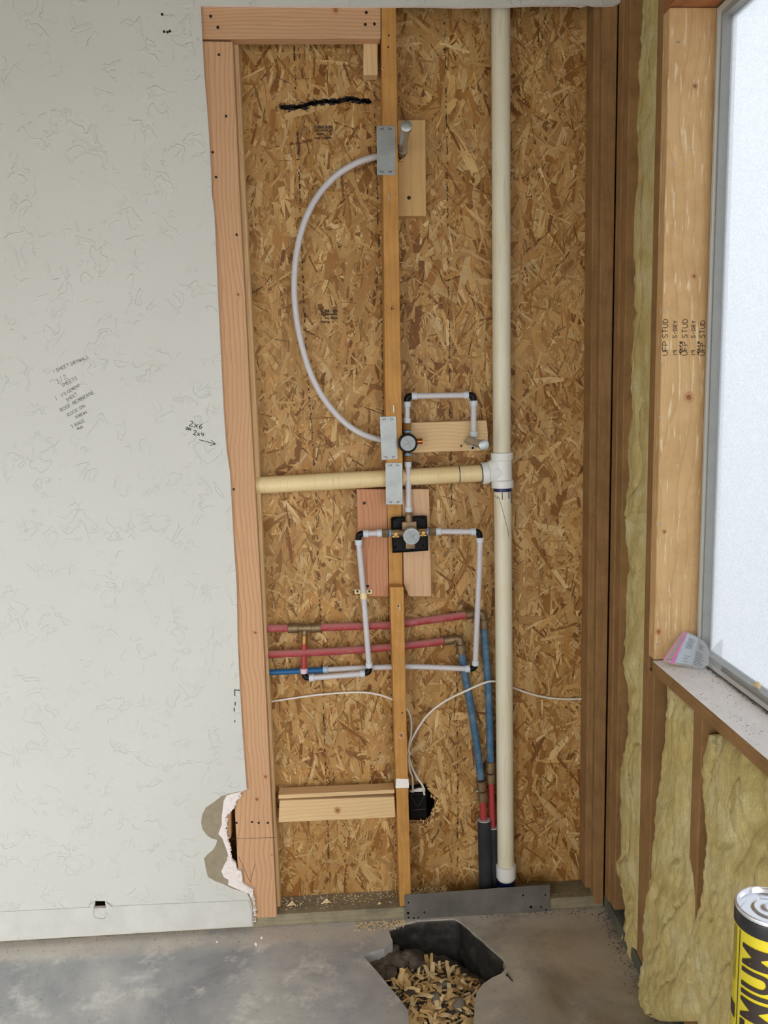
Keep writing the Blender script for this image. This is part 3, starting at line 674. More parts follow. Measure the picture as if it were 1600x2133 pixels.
# backing boards and blocks between the studs
b1 = lumber('backing_board', 'pale upright backing board behind the shower arm stub', board([(828, 250), (886.5, 249), (888, 450), (830, 450)], .051, .0852), M['backing'], 'board')
dots([(852, 412)], .0508, 4.0, b1)
b2 = lumber('backing_block', 'horizontal pale block behind the spout stub and round valve', board([(841, 881), (930, 878), (1014, 875.5), (1017, 905), (1016, 938), (842, 944)], .051, .0852), M['spfX'], 'block')
dots([(961, 929), (985, 932)], .0508, 2.2, b2)
b3 = lumber('backing_board', 'reddish backing board left of the valve carrying the pipe clamp', board([(743, 1019), (806, 1019), (810, 1243), (749, 1243)], .042, .080), M['redfir'], 'board')
dots([(759, 1048), (766, 1221)], .0418, 3.4, b3)
lumber('backing_board', 'pale pinkish backing board right of the valve with a split corner', board([(838, 1019), (894, 1019), (899, 1243), (852, 1243), (848, 1233), (841, 1218)], .042, .080), M['palefir'], 'board')
bl = lumber('fire_block', 'horizontal pale block with a round knot low in the bay', board([(582, 1668), (822, 1660), (824, 1703), (580, 1714)], .012, .050), M['spfX'], 'block')
p = at(703, 1688, .0117); knot(p, .010, bl)
lumber('thin_slat', 'thin pale slat lying above the knotted block', board([(580, 1656), (822, 1645), (822, 1652.5), (580, 1664.5)], .017, .060, .001), M['spfX'], 'slat')
# sole plate in two lengths, the pipes rise through the gap between them
sl = lumber('sole_plate', 'grey weathered sole plate lying along the foot of the bay', box(-1.3, at(935, 1880).x, .0005, .0885, .0005, .036, .003), M['treated'], 'plate')
sr = lumber('sole_plate', 'short grey sole plate beside the corner stud', box(at(1076, 1880).x, XR - .002, .0005, .0885, .0005, .036, .003), M['treated'], 'plate')
# --- window wall
lumber('wall_stud', 'brown stud of the window wall next to the corner', box(XR, XR + .136, -.038, -.0015, .04, ZC, .002), M['dullZ'])
lumber('wall_stud', 'second brown stud of the window wall beside the insulation', box(XR + .004, XR + .136, -.076, -.0385, .04, ZC, .002), M['dullZ'])
lumber('king_stud', 'brown stud between the narrow insulation strip and the window post', box(XR + .002, XR + .136, -.297, -.260, .04, ZC, .002), M['dullZ'])
tr = lumber('window_post', 'bright scuffed wooden post beside the frosted window', box(XR, XR + .136, -.335, -.2975, WZ0 + .001, WZ1 - .001, .003), M['post'], 'post')
lumber('cripple_stud', 'brown short stud under the end of the window sill', box(XR + .001, XR + .136, -.335, -.2975, .04, WZ0 - .033, .002), M['dullZ'])
lumber('cripple_stud', 'reddish short stud between two insulation batts under the sill', box(XR + .003, XR + .136, -.598, -.556, .04, WZ0 - .033, .002), M['dullZ'])
lumber('window_header', 'heavy wooden header above the window', box(XR, XR + .136, -3.5, -.298, WZ1, WZ1 + .28, .003), M['header'], 'beam')
lumber('wall_plate', 'grey green bottom plate under the window wall insulation', box(XR - .001, XR + .136, -2.1, -.001, .0008, .039, .002), M['treatedY'], 'plate')
lumber('far_window_post', 'wooden post on the camera side of the window', box(XR, XR + .136, -1.86, -1.8205, .04, WZ1 - .001, .003), M['dullZ'], 'post')
# stamps, staples and knots on the window post
yp = -.3353
def post_at(px, py): return at(px, py, yp)
ups = Vector((0, 0, 1)); lft = Vector((-1, 0, 0))
ln = []
for cx, t1, t2, hh in ((1391, 'UFP', 'STUD', .0125), (1410, '19', 'S-DRY', .009), (1420, 'HEM-FIR', '', .005), (1432, 'UFP', 'STUD', .0125), (1448, '19', 'S-DRY', .009), (1457, 'HEM-FIR', '', .005), (1468, 'UFP', 'STUD', .0115)):
    ln.append((t1, post_at(cx, 740 if t2 else 738), ups, lft, hh))
    if t2: ln.append((t2, post_at(cx, 704), ups, lft, hh))
o = build('lumber_stamp', strokes([(a, b - Vector((0, 0, 0)), c, d, h) for a, b, c, d, h in ln], .0016, None, .1), M['ink_soft'], tr); o['label'] = 'black lumber stamp lettering'
for a, b, s in [(1435, 828, 10), (1384, 1108, 5), (1448, 180, 6), (1446, 576, 6), (1372, 1316, 7)]:
    p = post_at(a, b); knot(p, s * .0012, tr)
for a, b in [(1387, 649), (1379, 762), (1375, 868), (1380, 978), (1375, 1090), (1402, 343), (1371, 1342), (1412, 88), (1442, 312)]:
    p = post_at(a, b); build('staple', box(p.x - .004, p.x + .004, yp - .0012, yp, p.z - .0009, p.z + .0009, 0), M['galv'], tr)
# sill board, window frame and pane
sill = thing('window_sill', 'dusty white window sill board above the insulation', 'sill', (XR, -1.07, WZ0 - .032))
build('sill_board', box(XR - .004, XR + .136, -1.82, -.3355, WZ0 - .032, WZ0 - .002, .002), M['dullY'], sill)
build('sill_paint', box(XR - .003, XR + .11, -1.82, -.3360, WZ0 - .0018, WZ0, .0005), M['sillpaint'], sill)
win = thing('window_1', 'frosted window in a grey frame beside the wooden post', 'window', (XR + .12, -1.07, WZ0), kind='structure')
fx0, fx1 = XR + .101, XR + .136
build('window_frame', ring_x(fx0 + .004, fx1, WY0, WY1 - .004, WZ0 + .001, WZ1 - .002, WY0 + .034, WY1 - .026, WZ0 + .028, WZ1 - .03), M['vinyl'], win)
build('window_bead', ring_x(fx0 - .002, fx0 + .004, WY0 + .006, WY1 - .010, WZ0 + .006, WZ1 - .008, WY0 + .02, WY1 - .019, WZ0 + .016, WZ1 - .018), M['vinyll'], win)
build('window_channel', ring_x(fx0 + .0015, fx0 + .004, WY0 + .001, WY1 - .001, WZ0 + .001, WZ1 - .001, WY0 + .006, WY1 - .010, WZ0 + .006, WZ1 - .008), M['vinyld'], win)
build('pane', box(fx1 - .012, fx1 - .007, WY0 + .034, WY1 - .026, WZ0 + .028, WZ1 - .03, 0), M['frost'], win)
# ================================================================== glass wool
def batt(name, label, rows, xr=XR, bulge=.02, cols=44, sub=9, seed=0, xout=None):
    """rows = [(py, px left, px right, how far it stands out)] read on the plane of the stud faces"""
    Rw = []
    for i in range(len(rows) - 1):
        for k in range(sub):
            t = k / sub; Rw.append([a + (b - a) * t for a, b in zip(rows[i], rows[i + 1])])
    Rw.append(list(rows[-1])); V, Fc = [], []; n = cols + 1
    for j, (py, pl, pr, outw) in enumerate(Rw):
        jl = 3.0 * mnoise.noise(Vector((j * .13, seed, 0))) + 2.2 * mnoise.noise(Vector((j * .55, seed, 5)))
        pl += jl
        base = xr - outw
        L = atx(pl, py, base); Q = atx(pr, py, base); z = (L.z + Q.z) / 2
        for c in range(n):
            t = c / cols; y = L.y + (Q.y - L.y) * t; zz = L.z + (Q.z - L.z) * t
            prof = max(0, math.sin(math.pi * t)) ** .45
            nz = mnoise.fractal(Vector((y * 16 + seed, zz * 10, seed * 3)), .9, 2.1, 5); cr_ = abs(mnoise.noise(Vector((y * 9 + zz * 5, zz * 4 - y * 7, seed + 9))))
            x = base + .009 * (1 - prof) + (.011 * nz + .014 * math.exp(-(cr_ / .035) ** 2)) * prof + .004 * mnoise.noise(Vector((y * 60, zz * 60, seed)))
            V.append((x, y, zz))
    for j in range(len(Rw) - 1):
        for c in range(cols):
            a = j * n + c; Fc.append((a, a + n, a + n + 1, a + 1))
    # sides tucked back into the bay
    b0 = len(V); per = [j * n for j in range(len(Rw))] + [(len(Rw) - 1) * n + c for c in range(1, n)] + [j * n + cols for j in range(len(Rw) - 2, -1, -1)] + [c for c in range(cols - 1, 0, -1)]
    for i in per: v = V[i]; V.append((max(v[0] + .02, xr + .07), v[1], v[2]))
    m_ = len(per)
    for i in range(m_): Fc.append((per[i], b0 + i, b0 + (i + 1) % m_, per[(i + 1) % m_]))
    bm = bmesh.new(); vv = [bm.verts.new(x) for x in V]
    for f in Fc: bm.faces.new([vv[i] for i in f])
    bmesh.ops.recalc_face_normals(bm, faces=bm.faces[:])
    o = build(name, from_bm(bm), M['batt'], smooth=True); tag(o, label, 'insulation'); return o
BA = batt('insulation_batt', 'narrow yellow insulation strip between the corner studs and window post', [(-20, 1336, 1373, -.03), (60, 1326, 1370, -.03), (150, 1318, 1366, -.028), (300, 1314, 1362, -.026), (600, 1312, 1357, -.024), (760, 1309, 1353, -.02), (870, 1304, 1350, -.02), (1000, 1302, 1346, -.018), (1050, 1298, 1344, -.012), (1070, 1286, 1343, -.006), (1095, 1296, 1342, -.012), (1180, 1304, 1339, -.02), (1260, 1300, 1337, -.02), (1380, 1293, 1334, -.008), (1430, 1302, 1333, -.02), (1530, 1306, 1332, -.02), (1570, 1292, 1331, -.01), (1640, 1286, 1330, -.006), (1780, 1288, 1328, -.006), (1797, 1276, 1327, 0), (1850, 1290, 1326, -.004), (1910, 1297, 1325, -.004), (1960, 1292, 1324, 0), (2000, 1296, 1323, 0)], seed=1, cols=24)
BB = batt('insulation_batt', 'sagging yellow insulation batt under the corner of the sill', [(1428, 1384, 1404, -.02), (1475, 1383, 1432, -.012), (1510, 1380, 1436, -.008), (1600, 1371, 1436, -.006), (1700, 1358, 1434, -.004), (1760, 1353, 1436, 0), (1830, 1349, 1436, .006), (1870, 1339, 1434, .012), (1920, 1334, 1432, .014), (1970, 1333, 1432, .016), (2010, 1331, 1428, .026), (2050, 1324, 1428, .036), (2090, 1322, 1432, .044), (2112, 1334, 1436, .04), (2128, 1372, 1440, .03)], seed=4)
BC = batt('insulation_batt', 'wide yellow insulation batt below the sill near the can', [(1530, 1452, 1520, -.016), (1570, 1459, 1600, -.006), (1600, 1452, 1690, -.002), (1660, 1457, 1760, .002), (1750, 1462, 1780, .006), (1830, 1458, 1780, .010), (1890, 1449, 1780, .014), (1915, 1438, 1780, .016), (1960, 1429, 1780, .018), (2010, 1424, 1780, .020), (2060, 1428, 1780, .022), (2133, 1444, 1780, .022), (2220, 1460, 1780, .022)], seed=8, cols=80)
# ================================================================== steel plates
def nail_plate(label, px, y=-.0008, text=True):
    o = tag(build('nail_plate', board(px, y - .0014, y, .0004), M['plate']), label, 'plate')
    (ax, ay), (bx, by), (cx, cy), (dx, dy) = px
    def q(u, v): return (ax + (bx - ax) * u + (dx - ax) * v, ay + (by - ay) * u + (dy - ay) * v)
    for v0, s in ((.035, 1), (.965, -1)):
        for u0, sg in ((.36, -1), (.66, 1)):
            tri = [q(u0, v0), q(u0, v0 + s * .05), q(u0 + sg * .2, v0 + s * .035)]
            build('prong_slot', prism(xz(tri, y - .0016), y - .0017, y - .0014), M['dark'], o)
            tri2 = [q(u0 + sg * .03, v0 + s * .012), q(u0 + sg * .03, v0 + s * .045), q(u0 + sg * .12, v0 + s * .03)]
            build('prong', prism(xz(tri2, y - .002), y - .0022, y - .0017), M['galv'], o)
    return o
nail_plate('upper steel nail plate beside the shower arm stub', [(785, 262), (823, 262), (824, 365), (785, 364)])
nail_plate('steel nail plate beside the round diverter valve', [(791, 868), (825, 867), (829, 956), (795, 958)])
nail_plate('steel nail plate over the horizontal drain pipe', [(803, 964), (838, 964), (839, 1051), (804, 1051)])
fp = tag(build('stud_guard', board([(843, 1864), (1146, 1843), (1146, 1902), (843, 1915)], -.0035, -.001, .0004), M['plated']), 'long dark steel guard plate across the foot of the pipes', 'plate')
dots([(851, 1880), (850, 1902), (851, 1911), (862, 1912), (872, 1911), (884, 1900), (1106, 1889), (1127, 1889), (1136, 1864), (1138, 1895), (1090, 1865)], -.0036, 2.0, fp, 'plate_hole', M['dark'])
dots([(850, 1902), (1106, 1889)], -.0036, 3.0, fp, 'plate_hole', M['dark'])
# ================================================================== drain stack
YP = .045; rp = .0242
ds = thing('drain_stack', 'cream plastic vent and drain pipe with a white tee', 'pipe', at(1053, 1880, YP))
vt = at(1043, -14, YP); tp_ = at(1047, 985, YP); vb = at(1054, 1850, YP); vb.z = .004
build('vent_pipe', tube([vt, at(1045.5, 950, YP)], rp, 28), M['pvc'], ds, True, 60)
build('drain_pipe', tube([at(1047, 1012, YP), vb], rp, 28), M['pvc'], ds, True, 60)
br0 = at(520, 1012, YP); br1 = at(1012, 985, YP)
build('branch_pipe', tube([br0, br1], .0232, 28), M['pvcy'], ds, True, 60)
ta = at(1045.5, 942, YP); tb = at(1047, 1016, YP); td = (tb - ta).normalized(); tl = (tb - ta).length
bd = (br0 - br1).normalized()
tee = build('sanitary_tee', lathe([(0, rp + .001), (.001, .0305), (tl * .2, .0305), (tl * .24, .0265), (tl * .76, .0265), (tl * .8, .0305), (tl - .001, .0305), (tl, rp + .001)], ta, td, 32), M['fitting'], ds, True, 35)
mid = tp_ + Vector((0, 0, .004)); bj = at(1003, 986, YP); bm_ = at(1020, 984, YP)
build('branch_hub', lathe([(0, .0238), (.001, .0300), (.018, .0300), (.0215, .0262), (.032, .0262)], bj, (mid - bj), 32), M['fitting'], tee, True, 35)
sw = smoothpath([bj.lerp(mid, .3), bj.lerp(mid, .62) + Vector((0, 0, -.001)), mid + Vector((0, 0, -.012))], 6)
build('branch_body', tube([bj.lerp(mid, .25), mid], .0262, 28), M['fitting'], tee, True, 60)
sweep = smoothpath([bj.lerp(mid, .28) + Vector((0, 0, .004)), bj.lerp(mid, .55) + Vector((0, 0, .012)), ta.lerp(tb, .28) + Vector((-.004, 0, 0))], 6)
build('sweep', tube(sweep, .0235, 24), M['fitting'], tee, True, 60)
build('branch_primer', tube([bj - (mid - bj).normalized() * .0014, bj + (mid - bj).normalized() * .002], .0262, 28), M['bluepurple'], tee, True, 50)
pr0 = at(1047, 1016, YP)
build('blue_primer', tube([pr0, pr0 + td * .009], rp + .0007, 28), M['bluepurple'], ds, True, 50)
for ang, Ln in ((-.25, .022), (.55, .020), (.95, .034)):
    c0 = pr0 + td * .008; d = Vector((math.sin(ang), -math.cos(ang), 0)); a = c0 + d * (rp + .0001)
    build('primer_drip', tube([a, a + td * Ln], .0013, 8), M['bluepurple'], ds, True, 50)
mk = at(956, 988, YP); md = (br1 - br0).normalized()
build('marker_ring', tube([mk - md * .0012, mk + md * .0012], .0236, 28), M['bluepurple'], ds, True, 50)
ca_ = at(1054, 1800, YP); cb_ = at(1054.5, 1832, YP)
build('coupling', lathe([(0, rp + .0006), (.001, .0290), (.040, .0290), (.042, rp)], ca_, cb_ - ca_, 32), M['fitting'], ds, True, 35)
build('blue_glue', tube([cb_ + Vector((0, 0, .002)), cb_ + Vector((0, 0, -.018))], rp + .0012, 28), M['bluepurple'], ds, True, 50)
# pen line on the drain pipe
def onpipe(px, py):
    r = ray(px, py); a = at(1047, 1016, YP); o_ = CAM.copy(); dx = Vector((r.x, r.y)); oc = Vector((o_.x - (a.x + (py - 1016) * .0000055), o_.y - a.y))
    A = dx.dot(dx); B = 2 * oc.dot(dx); Cc = oc.dot(oc) - (rp + .0005) ** 2; D = B * B - 4 * A * Cc
    t = (-B - math.sqrt(max(D, 0))) / (2 * A); return o_ + r * t
pl_ = [(1031, 1032), (1034, 1038), (1037, 1033), (1036, 1039), (1039, 1035), (1045, 1055), (1053, 1085), (1059, 1108), (1060, 1118)]
build('pen_line', tube([onpipe(*p) for p in pl_], .0006, 6), M['pencil'], ds)
# ================================================================== tube fittings
RT = .0079
def ringp(p, d, parent, mat='ringw', L=.0145, r=.0100):
    d = Vector(d).normalized(); p = Vector(p)
    return build('crimp_ring', lathe([(0, r - .0012), (.0006, r), (L - .0035, r), (L - .003, r + .0008), (L - .0008, r + .0008), (L, r - .0006)], p - d * L / 2, d, 22), M[mat], parent, True, 35)
def elb(a, c, b, parent, r=.0085, mat='elbow', name='elbow'):
    a, c, b = Vector(a), Vector(c), Vector(b); da = (a - c).normalized(); db = (b - c).normalized()
    pts = [a, c + da * r * 1.05] + [c + da * r * 1.05 * (1 - t) ** 2 + db * r * 1.05 * t ** 2 for t in (.25, .5, .75)] + [c + db * r * 1.05, b]
    return build(name, tube(pts, r, 18), M[mat], parent, True, 50)
def tb(name, pts, parent, r=RT, mat='pex', n=8): return build(name, tube(smoothpath(pts, n), r, 18), M[mat], parent, True, 50)
def A3(px, py, y): return at(px, py, y)
X, Z = Vector((1, 0, 0)), Vector((0, 0, 1))
# riser looping up to the shower arm
ri = thing('riser_tube', 'long white flexible tube curving up to the shower arm', 'tube', A3(612, 900, .045))
tb('tube', [A3(826, 921, .044), A3(793, 916, .044), A3(755, 904, .044), A3(718, 880, .044), A3(680, 838, .045), A3(650, 785, .045), A3(629, 720, .045), A3(616, 650, .045), A3(613, 580, .045), A3(620, 515, .045), A3(637, 455, .045), A3(664, 405, .045), A3(700, 366, .045), A3(742, 340, .044), A3(785, 326, .044), A3(826, 321, .044)], ri, .0082, n=6)
# shower arm stub
sa = thing('shower_stub', 'capped galvanised stub pipe sticking out near the top', 'pipe', A3(838, 330, .045))
a = A3(838, 316, .042); b = A3(846.5, 263, -.140); d = (b - a).normalized()
build('nipple', tube([a, b - d * .012], .0105, 20), M['galv'], sa, True, 50)
build('end_cap', lathe([(0, .0125), (.001, .0138), (.012, .0142), (.015, .0130), (.0165, .009), (.017, .002)], b - d * .013, d, 24), M['galv'], sa, True, 40)
build('collar', lathe([(0, .0122), (.006, .0128), (.008, .0115)], a + d * .012, d, 20), M['galv'], sa, True, 40)
ear = build('drop_ear_elbow', join(cyl(A3(836, 322, .05), A3(836, 308, .025), .0125), prism(xz([(826, 312), (836, 306), (846, 312), (849, 319), (842, 322), (838, 336), (832, 337), (827, 330)], .046), .044, .050, .001)), M['oldbrass'], sa, True, 35)
dots([(846, 313), (833.5, 330)], .0438, 2.7, ear, 'screw_hole', M['dark'])
# spout stub
so = thing('spout_stub', 'capped galvanised stub pipe at the end of the block', 'pipe', A3(985, 935, .045))
a = A3(976, 918, .042); b = A3(1008, 927, -.150); d = (b - a).normalized()
build('nipple', tube([a, b - d * .012], .0105, 20), M['galv'], so, True, 50)
build('end_cap', lathe([(0, .0125), (.001, .0132), (.012, .0135), (.015, .0125), (.0165, .009), (.017, .002)], b - d * .013, d, 24), M['galv'], so, True, 40)
ear = build('drop_ear_elbow', join(cyl(A3(986, 912, .036), A3(984, 920, .036), .0105), cyl(A3(978, 919, .05), A3(984, 921, .012), .0125), prism(xz([(968, 917), (976, 911), (990, 912), (993, 924), (989, 936), (983, 936), (979, 926), (970, 923)], .046), .043, .050, .001)), M['galv'], so, True, 35)
dots([(970, 920), (985, 933)], .0428, 2.6, ear, 'screw_hole', M['dark'])
# tube loop from the diverter to the spout
lo = thing('spout_loop', 'squared white tube loop with black elbows above the block', 'tube', A3(917, 905, .033))
y = .033
tb('tube', [A3(848, 882, y), A3(848, 838, y)], lo); tb('tube', [A3(860, 825, y), A3(975, 823, y)], lo); tb('tube', [A3(986.5, 838, y), A3(986.5, 905, y)], lo)
elb(A3(848, 840, y), A3(848, 825.5, y), A3(862, 825, y), lo); elb(A3(972, 823, y), A3(986, 823, y), A3(986.5, 838, y), lo)
ringp(A3(848, 842, y), Z, lo); ringp(A3(848, 876, y), Z, lo); ringp(A3(863, 825, y), X, lo); ringp(A3(970.5, 823, y), X, lo); ringp(A3(986.5, 840, y), Z, lo); ringp(A3(987, 904, y), Z, lo)
# diverter valve
def star_face(c, r, parent, name='star_cap'):
    """grey four-pointed moulded cap facing the room"""
    base = lathe([(0, r), (.002, r), (.0022, r * .92)], c, (0, -1, 0), 28)
    V = [Vector((c.x, c.y - .012, c.z))]; Fc = []
    for k in range(8):
        t = math.pi / 4 * k + .5; rr = r * .9 if k % 2 == 0 else r * .2; V.append(Vector((c.x + rr * math.cos(t), c.y - .0024, c.z + rr * math.sin(t))))
    for k in range(8): Fc.append((0, 1 + (k + 1) % 8, 1 + k))
    o = build(name, base, M['knobd'], parent); build('star', (V, Fc), M['knobl'], o); return o
dv = thing('diverter_valve', 'round diverter valve with grey cross cap and black collar', 'valve', A3(849, 960, .03))
c0 = A3(848.5, 922, .034); c1 = A3(850, 923.5, -.030)
body = build('brass_body', join(cyl(c0, c0 + Vector((0, -.05, 0)), .020), cyl(A3(848, 897, y), A3(849, 948, y), .0095)), M['oldbrass'], dv, True, 35)
build('black_collar', lathe([(0, .022), (.001, .0255), (.020, .0255), (.022, .0235), (.0225, .0205), (.016, .020)], c1 + Vector((0, .022, 0)), (0, -1, 0), 32), M['elbow'], dv, True, 35)
star_face(c1 + Vector((0, .002, 0)), .0198, dv)
build('brass_nut', hexnut(A3(848, 896, y), A3(848, 882, y), .0125), M['brass'], dv); build('brass_nut', hexnut(A3(849.5, 961, y), A3(849.5, 949, y), .0125), M['brass'], dv)
build('blue_collar', cyl(A3(848, 901, y), A3(848, 896.5, y), .0105), M['bluecollar'], dv, True, 40); build('blue_collar', cyl(A3(849.5, 949, y), A3(849.5, 945, y), .0105), M['bluecollar'], dv, True, 40)
build('copper_outlet', cyl(A3(862, 920, .02), A3(880, 919, .02), .0078), M['copper'], dv, True, 40)
build('side_inlet', cyl(A3(826, 921, .034), A3(842, 922, .034), .011), M['oldbrass'], dv, True, 40)
# tube between the two valves
rv = thing('valve_riser', 'short upright white tube between the two valves', 'tube', A3(851, 1070, y)); 
tb('tube', [A3(849.5, 962, .030), A3(851.5, 1062, .026)], rv); ringp(A3(849.7, 967, .030), Z, rv); ringp(A3(851.5, 1061, .026), Z, rv)
# mixing valve
mv = thing('mixing_valve', 'brass mixing valve on a square black mounting plate', 'valve', A3(853, 1150, .03))
yv = .020
pl0 = build('mounting_plate', prism(xz([(817, 1080), (820, 1077), (885, 1074), (888, 1077), (891, 1143), (888, 1147), (821, 1151), (818, 1148)], .026), .026, .032, .002), M['blackplastic'], mv)
for k in (0,):
    rim = [(816, 1079), (888, 1075.5), (891, 1146), (819, 1150.5)]
    pts = [A3(p[0], p[1], .0235) for p in rim]; build('plate_rim', tube(pts + [pts[0]], .0026, 8), M['blackplastic'], mv, True, 50)
dots([(822, 1083), (880.5, 1079.5), (868, 1089), (823.5, 1140), (881.5, 1136), (858.5, 1146)], .0256, 2.0, mv, 'plate_hole', M['galv'])
yt = .012
build('brass_body', join(cyl(A3(815, 1110.5, yt), A3(893, 1107.5, yt), .0102), cyl(A3(851, 1070, yt), A3(855, 1120, yt), .0105), cyl(A3(856, 1115, .024), A3(857, 1117, -.022), .0185), box(A3(845, 1142, yt).x, A3(864, 1142, yt).x, .0, .02, A3(845, 1142, yt).z, A3(845, 1120, yt).z, .002), box(A3(838, 1095, 0).x, A3(868, 1095, 0).x, .0, .022, A3(845, 1102, yt).z, A3(845, 1086, yt).z, .002)), M['oldbrass'], mv, True, 35)
for a, b in ((824.5, 1112.5), (881.5, 1110)):
    p = A3(a, b, .004); build('valve_screw', lathe([(0, .0068), (.003, .0068), (.0042, .005), (.0043, .001)], p, (0, -1, 0), 16), M['brass'], mv)
    build('screw_flange', box(p.x - .0095, p.x + .0095, p.y + .0005, p.y + .008, p.z - .010, p.z + .010, .001), M['brass'], mv)
c1 = A3(857.5, 1117.5, -.040)
build('cap_ring', lathe([(0, .0215), (.02, .0222), (.0225, .021), (.0228, .0185), (.018, .018)], c1 + Vector((0, .021, 0)), (0, -1, 0), 32), M['knob'], mv, True, 35)
star_face(c1 + Vector((0, .002, 0)), .0182, mv)
build('brass_nut', hexnut(A3(796, 1111, yt), A3(810, 1110.5, yt), .0125), M['oldbrass'], mv); build('brass_nut', hexnut(A3(893, 1107.5, yt), A3(907.5, 1107, yt), .0125), M['oldbrass'], mv)
build('brass_nut', hexnut(A3(851.3, 1068, .024), A3(851.6, 1076, .022), .0122), M['brass'], mv)
build('blue_collar', cyl(A3(810.5, 1110.5, yt), A3(815, 1110.5, yt), .0105), M['bluecollar'], mv, True, 40); build('blue_collar', cyl(A3(889, 1107.5, yt), A3(892.5, 1107.5, yt), .0105), M['bluecollar'], mv, True, 40)
# hot feed
hf = thing('hot_feed_tube', 'white tube with black elbows dropping left of the valve', 'tube', A3(748, 1410, .03))
tb('tube', [A3(797, 1110.5, yt), A3(760, 1111.5, yt)], hf); ringp(A3(790, 1110.7, yt), X, hf); ringp(A3(762, 1111.5, yt), X, hf)
elb(A3(757, 1111.5, yt), A3(747, 1112.5, yt), A3(747, 1124, .014), hf); ringp(A3(747, 1129.5, .014), Z, hf)
fd = [A3(747.3, 1132, .014), A3(751, 1170, .018), A3(757.5, 1240, .030), A3(763, 1310, .028), A3(768.5, 1382, .025)]
tb('tube', fd, hf); ringp(A3(769, 1385, .025), Vector((.08, 0, -1)), hf)
elb(A3(769, 1388, .025), A3(768.5, 1401, .025), A3(756, 1402.5, .026), hf); ringp(A3(755, 1403.5, .026), X, hf)
tb('tube', [A3(752, 1404, .026), A3(700, 1408, .034), A3(650, 1412, .045)], hf); ringp(A3(649, 1412, .045), X, hf)
elb(A3(646, 1412, .045), A3(635.5, 1411.5, .048), A3(634, 1400, .05), hf); ringp(A3(633, 1397, .05), Z, hf, 'ringp')
# cold feed
cf = thing('cold_feed_tube', 'white tube with black elbows dropping right of the valve', 'tube', A3(990, 1400, .03))
tb('tube', [A3(907, 1107, yt), A3(990, 1107.5, yt)], cf); ringp(A3(913, 1107, yt), X, cf); ringp(A3(985.5, 1107.5, yt), X, cf)
elb(A3(989, 1107.5, yt), A3(998.5, 1108, yt), A3(999.5, 1120, .014), cf); ringp(A3(1000, 1125, .014), Z, cf)
tb('tube', [A3(1000, 1128, .014), A3(998, 1200, .016), A3(994, 1290, .022), A3(990.5, 1378, .034)], cf); ringp(A3(990.5, 1381, .036), Z, cf)
elb(A3(990, 1384, .037), A3(987.5, 1393, .04), A3(978, 1393, .04), cf); ringp(A3(973.5, 1393, .04), X, cf)
tb('tube', [A3(970, 1393, .04), A3(905, 1390, .044), A3(845, 1388.5, .045), A3(760, 1391, .05), A3(680, 1395, .058)], cf)
# blue stub with its ring
cs = thing('cold_stub_tube', 'thin blue tube joined to the white tube low on the left', 'tube', A3(565, 1404, .058))
tb('tube', [A3(545, 1401.5, .058), A3(676, 1395.5, .058)], cs, .0082, 'bluec'); ringp(A3(678, 1395, .058), X, cs, 'ringb')
# pipe clamp
pc = thing('pipe_clamp', 'cream plastic clamp holding the white tube to the board', 'clamp', A3(757, 1242, .04))
p = fd[2]
build('clamp_band', tube([p + Vector((0, 0, .0075)), p + Vector((0, 0, -.0085))], .0098, 20), M['cream'], pc, True, 40)
for sx_ in (-1, 1):
    q0 = A3(757 + sx_ * 12, 1232, .0415); e_ = build('clamp_ear', box(q0.x - .0085, q0.x + .0085, .0365, .0415, q0.z - .006, q0.z + .006, .0015), M['cream'], pc)
    dots([(757 + sx_ * 12.5, 1232)], .0362, 2.8, e_)
# red and blue supply lines
RB = .0108
def sleeve(a, b, parent, mat='oldbrass', r=.0138):
    a, b = Vector(a), Vector(b); L = (b - a).length
    return build('brass_sleeve', lathe([(0, r - .001), (.001, r + .0006), (.003, r + .0006), (.0035, r), (L - .0035, r), (L - .003, r + .0006), (L - .001, r + .0006), (L, r - .001)], a, b - a, 24), M[mat], parent, True, 35)
hu = thing('hot_supply_line', 'upper dusty red pipe with brass tee turning down into blue', 'pipe', A3(1022, 1700, .06)); yr = .05
tb('red_pipe', [A3(530, 1309.5, yr), A3(603, 1308.5, yr)], hu, RB, 'red')
sleeve(A3(600, 1308.5, yr), A3(621, 1308, yr), hu); sleeve(A3(649, 1307.5, yr), A3(669, 1307, yr), hu)
build('brass_tee', join(cyl(A3(616, 1308, yr), A3(652, 1307.5, yr), .0112), cyl(A3(635, 1308, yr), A3(634.5, 1324, yr), .0085)), M['oldbrass'], hu, True, 35)
sleeve(A3(634.5, 1322, yr), A3(634, 1341, yr), hu, 'brass', .0092)
tb('red_drop', [A3(634, 1338, yr), A3(633, 1394, yr)], hu, .0080, 'redc')
tb('red_pipe', [A3(664, 1307, yr), A3(800, 1302.5, yr), A3(845, 1298, yr), A3(974, 1280.5, .056)], hu, RB, 'red')
sleeve(A3(970, 1281, .056), A3(987, 1278, .058), hu)
elb(A3(984, 1278.5, .058), A3(1003.5, 1275.5, .060), A3(1006.5, 1292, .060), hu, .0108, 'oldbrass', 'brass_elbow')
sleeve(A3(1006, 1289, .060), A3(1008, 1309, .061), hu)
tb('blue_pipe', [A3(1007.8, 1306, .061), A3(1012, 1360, .063), A3(1017, 1430, .064), A3(1020, 1510, .064), A3(1022, 1590, .064)], hu, RB, 'blue')
sleeve(A3(1022, 1585, .064), A3(1022, 1608, .064), hu); sleeve(A3(1022, 1610, .064), A3(1023, 1630, .064), hu)
tb('red_riser', [A3(1023, 1626, .064), A3(1027, 1740, .064)], hu, .0088, 'redc')
hl = thing('cold_supply_line', 'lower dusty red pipe turning down into a blue pipe', 'pipe', A3(1003, 1720, .06))
